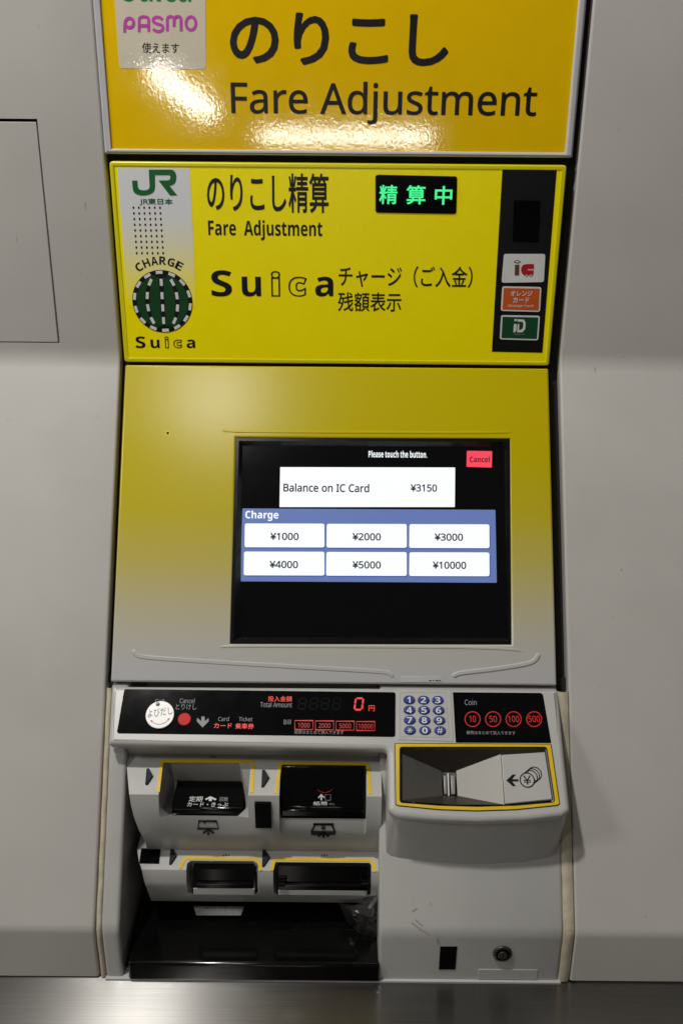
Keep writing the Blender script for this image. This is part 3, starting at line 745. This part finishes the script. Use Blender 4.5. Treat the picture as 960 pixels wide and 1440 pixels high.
# coin display
mb = MB(); plate(mb, CN, rnd(CN.pp([(640.3, 1044.5), (774.6, 1045), (762.5, 974.5), (636.3, 973.5)]), [.0004, .0004, .004, .0004]), -.001, .0004, 'gloss', bev=.0003)
text(mb, CN, 'Coin', (653, 984, 669.5, 991.5), dn, 'greyprint'); text(mb, CN, '硬貨はまとめて投入できます', (655.5, 1028, 724, 1033), dn, 'greyprint')
mb.build('coin_display', CO)
for k, s_ in enumerate(('10', '50', '100', '500')):
    x = 664 + k * 28.8; mb = MB(); c = disc(CN, x, 1011.3, 10.6, 10.4, dn, 36); stroke(mb, CN, c + c[:2], .0009, dn, 'e_red2')
    hw = (4.6, 5.2, 7.6, 8)[k]; text(mb, CN, s_, (x - hw, 1006.5, x + hw, 1015.5), dn, 'e_red2', bold=.008); mb.build('coin_indicator', CO)

# ---- coin bowl
mb = MB(); bo = rnd(CN.pp([(555.5, 1132), (560, 1134), (617, 1139.5), (670, 1141.3), (725, 1139.5), (783, 1133.5), (787, 1131), (774.6, 1046.2), (554.3, 1044.8)]), .0015, 3)
bi = inset(ccw(bez_in), -.0012)
plate(mb, CN, bo, -.001, .0005, 'ink', bev=.0003, holes=[bi]); plate(mb, CN, inset(ccw(bo), .0009), -.001, .0011, 'yline', bev=.0004, holes=[inset(ccw(bez_in), -.0022)])
BZ = mb.build('coin_slot', FM)
D = .028
rim = {'lt': (564.5, 1053.5), 'rt': (766, 1053.5), 'rb': (777, 1126), 'mb': (708.5, 1131.5), 'cb': (637, 1131.5), 'lb': (564.5, 1126.5), 'mt': (703.5, 1053.5)}
def cp(x, y, n): return CN.w(*CN.px(x, y, n), n)
A = {k: cp(*v, -.0005) for k, v in rim.items()}
slt = [cp(620, 1084, -D), cp(641, 1084, -D), cp(643, 1119, -D), cp(622, 1119, -D)]
pl = [cp(703.5, 1060.6, -.004), cp(765, 1056.8, -.004), cp(776, 1125, -.004), cp(708.5, 1131.5, -.004)]
lt2, lb2 = cp(565, 1060, -.003), cp(565, 1125, -.003)
mb = MB(); vs = [lt2, lb2, slt[0], slt[3], slt[1], slt[2], pl[0], pl[3], A['lt'], A['mt'], A['rt'], A['cb'], A['lb'], A['mb'], pl[1], pl[2], A['rb']]
mb.add(vs, [(0, 1, 3, 2), (4, 5, 7, 6)], 'steel')
mb.add(vs, [(8, 9, 6, 4, 2, 0), (9, 10, 14, 6), (1, 12, 11, 13, 7, 5, 3), (8, 0, 1, 12), (10, 16, 15, 14)], 'steeld')
mb.build('funnel', BZ, angle=10)
mb = MB(); sl2 = [p + CN.N * -.018 for p in slt]
mb.add(slt + sl2, [(0, 1, 5, 4), (1, 2, 6, 5), (2, 3, 7, 6), (3, 0, 4, 7), (4, 5, 6, 7)], 'hatchgap')
for xa_, xb_, dd in ((623.5, 628.5, .006), (633.5, 640.5, .006)):
    q = [(xa_, 1117.5), (xb_, 1117.5), (xb_ - .5, 1090), (xa_ - .5, 1090)]
    plate(mb, CN, ccw(CN.pp(q, -D - .003)), -D - .012, -D - .003, 'steel', bev=.0012)
plate(mb, CN, ccw(CN.pp([(630, 1119), (631.8, 1119), (630.6, 1087), (628.8, 1087)], -D - .001)), -D - .012, -D - .001, 'white', bev=.0004)
mb.build('slot_throat', BZ)
PF = Fr(CN.o, CN.V)
mb = MB(); plate(mb, CN, CN.pp([(704.5, 1061.5), (765.5, 1057.5), (775.8, 1123.5), (709.5, 1130)], -.003), -.008, -.003, 'console', bev=.0006)
nn = -.003; g = lambda a, b: CN.px(530 + a / 3.4286, 1030 + b / 3.4286, nn)
for cx_, cy_ in ((758, 200), (748, 208), (738, 216)):
    c = g(cx_, cy_); rr_ = g(cx_ + 33, cy_)[0] - c[0]; ring(mb, CN, c, rr_, .0010, nn, 'ink')
c = g(722, 230); rr_ = g(722 + 34, 230)[0] - c[0]; plate(mb, CN, circ(c, rr_, 30), nn - .001, nn + .0003, 'console'); ring(mb, CN, c, rr_, .0011, nn + .0003, 'ink')
fit_text(mb, CN, '¥', (c[0] - .0042, c[1] - .0048), (c[0] + .0042, c[1] + .0048), nn + .0003, 'ink', bold=.02)
stroke(mb, CN, [g(640, 231), g(680, 231)], .0024, nn, 'ink')
plate(mb, CN, [g(622, 231), g(652, 203), g(668, 203), g(645, 231), g(668, 259), g(652, 259)], nn - .0005, nn + .00035, 'ink'); mb.build('icon_plate', BZ)

# ---- front panels of the lower body: left pillar, right panel
def body_prof(y_top):
    st = S.w(*S.px(470, y_top))
    return fillet_line([(st.y, st.z), KTOP, (.818, ZC + .003)], [0, .009, 0]) + [(1.0, ZC + .003), (1.06, st.z)]
xl_out = S.w(*S.px(156.5, 975)).x; xr_out = S.w(*S.px(784, 975)).x
mb = MB(); prism(mb, body_prof(967), xl_out, XrL + .001, 'console', bev=.004); mb.build('side_pillar', FM)
mb = MB(); prism(mb, body_prof(967), XrR, xr_out, 'console', bev=.004); FP = mb.build('front_panel', FM)
mb = MB(); plate(mb, K, K.pp([(616.5, 1364), (640, 1364), (642.5, 1332), (618.5, 1332)], .001), -.002, .0006, 'gloss', bev=.0003); mb.build('sensor_window', FP)
mb = MB(); lc = K.px(706, 1341.5, .001); plate(mb, K, circ(lc, .0106, 32), -.002, .0022, 'steeld', bev=.0012); plate(mb, K, circ(lc, .0082, 30), 0, .0028, 'gloss', bev=.0006)
plate(mb, K, circ((lc[0], lc[1] - .0003), .0052, 24), 0, .0036, 'steeld', bev=.0006); plate(mb, K, [(lc[0] - .0006, lc[1] - .003), (lc[0] + .0006, lc[1] - .003), (lc[0] + .0006, lc[1] + .003), (lc[0] - .0006, lc[1] + .003)], 0, .0038, 'hatchgap')
mb.build('lock', FP)
mb = MB(); q = ccw(K.pp([(671.5, 1377), (755, 1378), (755.5, 1364), (672.5, 1363)], .0005)); plate(mb, K, q, -.001, .0007, 'console', bev=.0005); mb.build('name_plate', FP)
mb = MB()
for pts in ([(578, 1297), (590, 1306), (602, 1311)], [(583, 1293), (594, 1302)], [(586, 1277), (579, 1281)], [(604, 1268), (605, 1273)], [(610, 1314), (614, 1315)]):
    stroke(mb, S, [S.px(x, y) for x, y in pts], .0004 if pts[0][0] != 610 else .0016, .0001, 'scr', h=.0001)
mb.build('scuff_marks', FP)

# ---- slot housing inside the recess
def Y_(y, Y, x=350): p = on_y(x, y, Y); return (p.y, p.z)
p1 = Y_(1062, .9250); p3 = Y_(1116, .8815); p6 = Y_(1196, .8920); p8 = Y_(1222, .8700)
def on_seg(a, b, y):   # point of profile segment a-b seen at row y
    lo, hi = 0.0, 1.0
    def row(f):
        q = Vector((0, a[0] + (b[0] - a[0]) * f, a[1] + (b[1] - a[1]) * f)) - CAM
        return -q.dot(U0) / q.dot(FW) * F_PX + 720
    for _ in range(40):
        mfd = (lo + hi) / 2
        if row(mfd) < y: lo = mfd
        else: hi = mfd
    return (a[0] + (b[0] - a[0]) * lo, a[1] + (b[1] - a[1]) * lo)
def fr_of(a, b): return Fr((X0, b[0], b[1]), (0, a[0] - b[0], a[1] - b[1]))
pm2 = Y_(1188, 0.9080)
base_b = Y_(1126, 0.8915); M1 = fr_of(p1, p3); M2 = fr_of(Y_(1134, .8765), Y_(1168, .8745)); M3 = fr_of(p6, p8); M4 = fr_of(p8, Y_(1254, .864))
tz = on_y(350, 1352, .818).z          # tray level
zb16 = Y_(1268, .8830)
base = [(lipz.y + .006, lipz.z - .002), p1, on_seg(p1, p3, 1074), on_seg(p1, p3, 1110), on_seg(p1, p3, 1114), Y_(1118.5, .8795), Y_(1134, .8765), Y_(1150, .8755), Y_(1170, .8760), Y_(1186, .8850),
        p6, on_seg(p6, p8, 1216), on_seg(p6, p8, 1220), Y_(1224, .8685), Y_(1240, .8650), Y_(1255, .8690), zb16, (.925, zb16[1] - .004), (.925, tz - .01)]
def variant(ch):
    b = list(base)
    for k, q in ch.items(): b[k] = q
    return b
card_in = variant({3: Y_(1101, .929), 4: Y_(1112, .927), 5: Y_(1132, .925), 6: Y_(1144.5, .906), 7: Y_(1148, .8805), 8: Y_(1171, .8783)})
bill_in = variant({3: Y_(1092, .929), 4: Y_(1112, .927), 5: Y_(1132, .920), 6: Y_(1147, .906), 7: Y_(1150, .8805), 8: Y_(1171, .8783)})
card_out = variant({11: on_seg(p6, p8, 1212), 12: Y_(1224, .890), 13: Y_(1232, .898), 14: Y_(1250.5, .896), 15: Y_(1257, .8725)})
bill_out = variant({11: on_seg(p6, p8, 1213), 12: Y_(1220, .890), 13: Y_(1232, .898), 14: Y_(1251, .896), 15: Y_(1257, .8725)})
def both(u, l): return [u[k] if k <= 9 else l[k] for k in range(len(base))]
xa_ = lambda px_, y, Y: on_y(px_, y, Y).x
UPX = {'c': ((231, 246), (341, 352), 1090), 'b': ((396, 397.5), (513, 514.5), 1090)}
LOX = {'c': ((262, 274), (358, 361), 1235), 'b': ((384, 389), (519, 523), 1235)}
# two rows of pockets lie at different places across, so each row is its own sweep
def sweep(mb, stations, lo, hi, mat):
    vs = []; k = hi - lo + 1
    for x, pr_ in stations: vs += [Vector((x[i - lo] if isinstance(x, list) else x, *pr_[i])) for i in range(lo, hi + 1)]
    fs = [(s_ * k + i, s_ * k + i + 1, (s_ + 1) * k + i + 1, (s_ + 1) * k + i) for s_ in range(len(stations) - 1) for i in range(k - 1)]
    mb.add(vs, fs, mat)
mb = MB()
def left_end(lo, pxs):
    rows = []
    for q, p in zip(pxs, base[lo:lo + len(pxs)]):
        x = 0.0
        for y in (0,):  # across position where this profile point meets the measured left edge
            v = Vector((0, p[0], p[1])) - CAM; dpt = v.dot(FW); up = v.dot(U0)
            x = ((q - 480) / F_PX * dpt + up * 0 - sr * up) / cr
        rows.append(x)
    return rows
deep = [(.99, p[1]) for p in base]
eA = left_end(0, [170, 176, 178, 181, 181.5, 182, 184.5, 188.5, 196, 205, 207]); eB = left_end(10, [193, 196, 198, 199.5, 203, 208, 213, 214, 214])
st = [(eA, deep), (eA, base), (xa_(231, 1090, 0.9150), base), (xa_(246, 1102, 0.9300), card_in), (xa_(340, 1102, 0.9300), card_in), (xa_(353, 1090, 0.9150), base),
      (xa_(396, 1085, 0.9250), base), (xa_(398, 1090, 0.9250), bill_in), (xa_(512, 1090, 0.9250), bill_in), (xa_(514, 1085, 0.9250), base), (XrR + .002, base)]
sweep(mb, st, 0, 10, 'console')
st = [(eB, deep), (eB, base), (xa_(262, 1225, 0.8680), base), (xa_(270, 1235, 0.8780), card_out), (xa_(357, 1235, 0.8780), card_out), (xa_(363, 1225, 0.8680), base),
      (xa_(384, 1225, 0.8680), base), (xa_(389, 1235, 0.8780), bill_out), (xa_(519, 1235, 0.8780), bill_out), (xa_(522, 1225, 0.8680), base), (XrR + .002, base)]
sweep(mb, st, 10, len(base) - 1, 'console')
mb.add([(XrL - .002, .992, lipz.z + .01), (XrR + .002, .992, lipz.z + .01), (XrR + .002, .992, ZC + .003), (XrL - .002, .992, ZC + .003)], [(0, 1, 2, 3)], 'hatchgap')
HS = mb.build('slot_housing', FM, angle=30, recalc=False)
# small vertical step where the tongue of each insert meets the housing
def mouth(name, x0, x1, A_, B_, C_, txt=None, bev=.002):
    mb = MB(); prof = fillet_line([(.97, A_[1] - .056), A_, B_, C_, (.97, C_[1])], [0, .0006, .003, .001, 0], 4)
    prism(mb, prof, x0, x1, 'gloss', bev=bev); f = fr_of(A_, B_)
    if txt: txt(mb, f)
    return mb.build(name, HS)
def t_card(mb, f):
    nn = .0
    text(mb, f, '定期', (266, 1120, 285, 1127.5), nn, 'white', bold=.005); text(mb, f, 'カード・きっぷ', (263.5, 1128.5, 321, 1134.5), nn, 'white', bold=.005)
    w = lambda a, b: f.px(180 + a / 4.8, 1040 + b / 4.8)
    plate(mb, f, [w(520, 402), w(556, 384), w(598, 402), w(590, 412), w(566, 400), w(566, 416), w(546, 416), w(546, 400), w(528, 410)], -.0003, .0003, 'white')
    text(mb, f, '回数', (309, 1121, 321, 1127), nn, 'greyprint')
def t_bill(mb, f):
    w = lambda a, b: f.px(350 + a / 4.571, 1040 + b / 4.571)
    stroke(mb, f, [w(465, 390), w(465, 358)], .0016, 0, 'white'); stroke(mb, f, [w(446, 374), w(465, 354), w(484, 374)], .0012, 0, 'white')
    q = [w(490, 354), w(524, 354), w(524, 390), w(490, 390), w(490, 354), w(524, 354)]; stroke(mb, f, q, .0004, 0, 'greyprint')
    text(mb, f, '紙幣', (440.5, 1127, 460.5, 1132.5), 0, 'white', bold=.008); text(mb, f, 'BILL', (463, 1129.5, 471, 1131.7), 0, 'greyprint')
    for a, b, c_, d_ in ((440, 322, 478, 338), (470, 340, 520, 330), (505, 338, 535, 318)): stroke(mb, f, [w(a, b), w((a + c_) / 2, (b + d_) / 2 + 6), w(c_, d_)], .0005, 0, 'red')
mouth('card_slot', xa_(242, 1130, .885), xa_(341.5, 1130, .885), Y_(1099, .926), Y_(1137, .8835), Y_(1145.5, .8825), t_card)
mouth('bill_slot', xa_(394.5, 1130, .885), xa_(513.5, 1130, .885), Y_(1077.5, .905), Y_(1136, .8825), Y_(1146, .8815), t_bill)
mb = MB(); bar_ = Y_(1143.5, 0.8790); 
prism(mb, [(bar_[0], bar_[1] + .003), (bar_[0], bar_[1] - .003), (.92, bar_[1] - .003), (.92, bar_[1] + .003)], xa_(397, 1143, 0.8900), xa_(511, 1143, 0.8900), 'gloss', bev=.001); mb.build('slot_lip', HS)
def out_slot(name, x0, x1, ya, yb, Y):
    mb = MB(); A_, B_ = Y_(ya, Y + .004), Y_(yb, Y); prism(mb, [A_, B_, (.96, B_[1]), (.96, A_[1])], x0, x1, 'gloss', bev=.001)
    m_ = Y_(yb - 6, Y - .002); prism(mb, [(m_[0], m_[1] + .0015), (m_[0], m_[1]), (.95, m_[1]), (.95, m_[1] + .0015)], x0 + .003, x1 - .003, 'bezel', bev=.0005)
    return mb.build(name, HS)
out_slot('ticket_outlet', xa_(271, 1238, 0.8680), xa_(356.5, 1238, 0.8680), 1223, 1251, .8690)
out_slot('note_outlet', xa_(390, 1238, 0.8680), xa_(518.5, 1238, 0.8680), 1217, 1251.5, .8690)
for px_ in (396, 513):
    mb = MB(); q = on_y(px_, 1241, .8680); tube(mb, [q - Vector((.004, 0, 0)), q + Vector((.004, 0, 0))], .0045, 'gloss', 12, Vector((0, 0, 1))); mb.build('roller', HS)
mb = MB(); q0 = Y_(1250.5, .8680); prism(mb, [(q0[0], q0[1]), (q0[0], q0[1] - .008), (.92, q0[1] - .008), (.92, q0[1])], xa_(272, 1255, 0.8680), xa_(358, 1255, 0.8680), 'console', bev=.001); mb.build('outlet_tongue', HS)
mb = MB(); q0 = Y_(1252.0, .8680); prism(mb, [(q0[0], q0[1]), (q0[0], q0[1] - .006), (.92, q0[1] - .006), (.92, q0[1])], xa_(391, 1255, 0.8680), xa_(516, 1255, 0.8680), 'console', bev=.001); mb.build('outlet_tongue', HS)
# yellow guide lines
def ustripe(f, pts, w=.0036):
    mb = MB(); L = [Vector(f.px(x, y)) for x, y in pts]; q = fillet_line(L, [0] + [.004] * (len(L) - 2) + [0], 4)
    stroke(mb, f, q, w, 0, 'yline', h=.0005); mb.build('guide_line', HS)
ustripe(M1, [(222.5, 1114), (227.5, 1070.5), (356, 1071), (354, 1115)])
ustripe(M1, [(388, 1116), (394, 1073.3), (517.5, 1074.5), (520, 1117)])
ustripe(M3, [(253.5, 1222), (260, 1206.5), (363, 1208), (367, 1224.5)], .0036)
ustripe(M3, [(382, 1224.5), (386, 1208.3), (523, 1210), (527.5, 1226)], .0036)
# arrow lugs
def lug(f, L):
    mb = MB(); q = rnd(f.pp(L), .0008, 3); plate(mb, f, q, -.001, .0022, 'tri', bev=.0008); mb.build('arrow_lug', HS)
lug(M1, [(204.5, 1104), (208, 1104), (216, 1092), (210, 1081.5), (206.5, 1081.5)])
lug(M1, [(367.5, 1107.5), (370.5, 1107.5), (379, 1094.5), (372.5, 1083.5), (368.5, 1083.5)])
lug(M3, [(238, 1216.5), (241, 1216.5), (249, 1204.5), (243, 1194), (240, 1194)])
lug(M3, [(368.5, 1219.5), (371.5, 1219.5), (379.5, 1207.5), (373, 1196.5), (369, 1196.5)])
mb = MB(); plate(mb, M2, M2.pp([(359.5, 1162.5), (382, 1163), (381, 1128), (358, 1127.5)]), -.001, .0026, 'sensor', bev=.0003); mb.build('sensor_window', HS)
mb = MB(); plate(mb, M3, M3.pp([(196, 1214.5), (224, 1215), (226, 1194), (199, 1193.5)]), -.001, .0012, 'sensor', bev=.0003); mb.build('sensor_window', HS)
# insert pictograms on the tongues
def picto(pts_f, note):
    mb = MB(); f = Fr((X0, .9205, Y_(1166, .9205)[1]), (0, -.07, 1)); f = fr_of(Y_(1149, .8804), Y_(1171, .8783)); nn = .0005
    w = lambda a, b: f.px(*pts_f(a, b), nn)
    return mb, f, nn, w
mb, f, nn, w = picto(lambda a, b: (180 + a / 4.8, 1040 + b / 4.8), 0)
stroke(mb, f, [w(480, 552), w(470, 602), w(612, 602), w(596, 552), w(478, 550)], 0.00149, nn, 'ink'); stroke(mb, f, [w(474, 550), w(600, 550)], 0.00176, nn, 'ink')
stroke(mb, f, [w(543, 646), w(543, 606)], 0.00270, nn, 'ink'); stroke(mb, f, [w(508, 634), w(543, 604), w(580, 634)], 0.00243, nn, 'ink'); stroke(mb, f, [w(510, 562), w(526, 562)], 0.00135, nn, 'ink'); mb.build('pictogram', HS)
mb, f, nn, w = picto(lambda a, b: (350 + a / 4.571, 1040 + b / 4.571), 0)
stroke(mb, f, [w(425, 545), w(402, 590), w(402, 606), w(552, 608), w(552, 594), w(530, 545), w(422, 543)], 0.00176, nn, 'ink'); stroke(mb, f, [w(412, 545), w(543, 545)], 0.00270, nn, 'ink'); stroke(mb, f, [w(402, 592), w(552, 595)], 0.00149, nn, 'ink')
stroke(mb, f, [w(479, 632), w(479, 596)], 0.00297, nn, 'ink'); stroke(mb, f, [w(444, 624), w(479, 596), w(514, 624)], 0.00270, nn, 'ink')
a, b = w(462, 582), w(492, 552); fit_text(mb, f, '¥', a, b, nn, 'ink', bold=.02); mb.build('pictogram', HS)
for f, x, y in ((M1, 300, 1064.5), (M3, 318, 1203), (M3, 456, 1203)):
    mb = MB()
    for dx_, dy_ in ((-3.5, 0), (3.5, 0), (0, -.8), (0, .8)):
        plate(mb, f, disc(f, x + dx_, y + dy_, .9, .8, 0, 8), -.001, .0006, 'ink')
    mb.build('raised_dots', HS)

# ---- tray
xt0, xt1 = on_y(179.5, 1355, .814).x, on_y(533.5, 1358, .814).x
mb = MB(); prism(mb, fillet_line([(.92, tz), (.8135, tz + .0005), (.8125, ZC + .0045), (.92, ZC + .0045)], [0, .005, .0015, 0], 6), xt0, xt1, 'tray', bev=.003)
def tr(x, y, dz=0.0):
    d = ray(x, y); t = (tz + dz - CZ) / d.z; return CAM + d * t
def tbead(pts, r): tube(mb, [tr(x, y) for x, y in pts], r, 'tray', 8, Vector((0, 0, 1)))
for c_ in (431.5, 455): tbead([(c_ - 4.5, 1307), (c_ - 4.5, 1286), (c_ - 2.5, 1281.5), (c_, 1280), (c_ + 2.5, 1281.5), (c_ + 4.5, 1286), (c_ + 4.5, 1307)], .0012)
tbead([(405, 1311), (418, 1307.5), (470, 1307.5), (480, 1306)], .0010); tbead([(484, 1308), (498, 1308), (508, 1314)], .001)
TR = mb.build('tray', FM)
mb = MB(); q = [tr(x, y) for x, y in ((276, 1287.5), (338.5, 1287.5), (343.5, 1275.5), (272.5, 1275))]
mb.add([p + Vector((0, 0, .0002)) for p in q] + [p + Vector((0, 0, .0008)) for p in q], [(4, 5, 6, 7), (0, 1, 5, 4), (1, 2, 6, 5), (2, 3, 7, 6), (3, 0, 4, 7)], 'foil'); mb.build('silver_label', TR)
# ledge trim where the body meets the counter
mb = MB(); prism(mb, [(.8145, ZC + .0003), (.8145, ZC + .0028), (.83, ZC + .0028), (.83, ZC + .0003)], xl_out, xr_out + .002, 'signframe', bev=.0006); mb.build('base_trim', FM)

# ---- sealant strips either side
def sealant(px_s, px_k):
    mb = MB(); a = rnd(S.pp(px_s), .0004, 2); plate(mb, S, a, -.012, -.0006, 'seal', bev=.0012)
    b = K.pp(px_k); plate(mb, K, b, -.012, -.0006, 'seal', bev=.0012); mb.build('sealant_strip', FM)
xs0, xs1 = XL + .0022, xl_out + .0008
zk = K.px(470, 1311)[1]; su = lambda x, y: (x - X0, S.px(470, y)[1])
def seal2(x0, x1):
    mb = MB(); pr_ = fillet_line([(S.w(*S.px(470, 970)).y, S.w(*S.px(470, 970)).z), KTOP, (.818, ZC + .001)], [0, .007, 0])
    N_ = 60; out = []
    # resample and wobble so the bead is not ruler straight
    P_ = [Vector(p) for p in pr_]; tot = sum((P_[i + 1] - P_[i]).length for i in range(len(P_) - 1)); rows = []
    for k in range(N_ + 1):
        d_ = tot * k / N_
        for i in range(len(P_) - 1):
            l_ = (P_[i + 1] - P_[i]).length
            if d_ <= l_ + 1e-9 or i == len(P_) - 2: rows.append(P_[i].lerp(P_[i + 1], min(1, d_ / l_))); break
            d_ -= l_
    vs = []; 
    for k, p in enumerate(rows):
        w1 = .0004 * math.sin(k * .7) + random.uniform(-.0002, .0002)
        for f_, dep in ((0, .012), (0, .001), (.25, -.0003), (.5, -.0007), (.75, -.0003), (1, .001), (1, .012)):
            vs.append(Vector((x0 + (x1 - x0) * f_ + w1 * (1 if 0 < f_ < 1 else .4), p.x + dep, p.y)))
    mb.add(vs, [(k * 7 + i, k * 7 + i + 1, (k + 1) * 7 + i + 1, (k + 1) * 7 + i) for k in range(N_) for i in range(6)], 'seal')
    mb.build('sealant_strip', FM, angle=60, recalc=False)
seal2(XL + .002, xl_out + .0005); seal2(xr_out - .0005, XR - .001)
# dark lining behind the lower joints
st_ = S.w(*S.px(470, 962))
for xa, xb in ((XL - .012, xl_out + .003), (xr_out - .003, XR + .012)):
    mb = MB(); prism(mb, [(st_.y + .016, st_.z), (KTOP[0] + .016, KTOP[1] - .004), (.834, ZC + .004), (1.0, ZC + .004), (1.1, st_.z)], xa, xb, 'hatchgap'); mb.build('joint_lining', FM)

# ------------------------------------------------------------------ clear plastic bag in the tray
PB = thing('plastic_bag', 'crumpled clear plastic bag lying at the right end of the black tray', 'bag', tr(505, 1310))
bx, by_, bz_ = tr(505, 1305)
pts = [(476, 1270, .030), (500, 1273, .030), (522, 1278, .040), (532, 1262, .045), (534, 1235, .058), (526, 1240, .05), (512, 1262, .035), (488, 1297, .008), (503, 1311, .002), (520, 1300, .012), (533, 1286, .022), (533, 1318, .004), (514, 1318, .001), (505, 1286, .024), (519, 1290, .03)]
P3 = [tr(x, y, dz) for x, y, dz in pts]
fs = [(0, 1, 13), (0, 13, 7), (1, 6, 2), (1, 2, 14), (1, 14, 13), (6, 5, 3), (6, 3, 2), (5, 4, 3), (2, 3, 10), (2, 10, 14), (14, 10, 9), (13, 14, 9), (13, 9, 8), (7, 13, 8), (9, 10, 11), (8, 9, 12), (9, 11, 12)]
mb = MB(); mb.add(P3, fs, 'film'); ob = mb.build('film', PB, angle=12)
sd = ob.modifiers.new('solid', 'SOLIDIFY'); sd.thickness = .0003
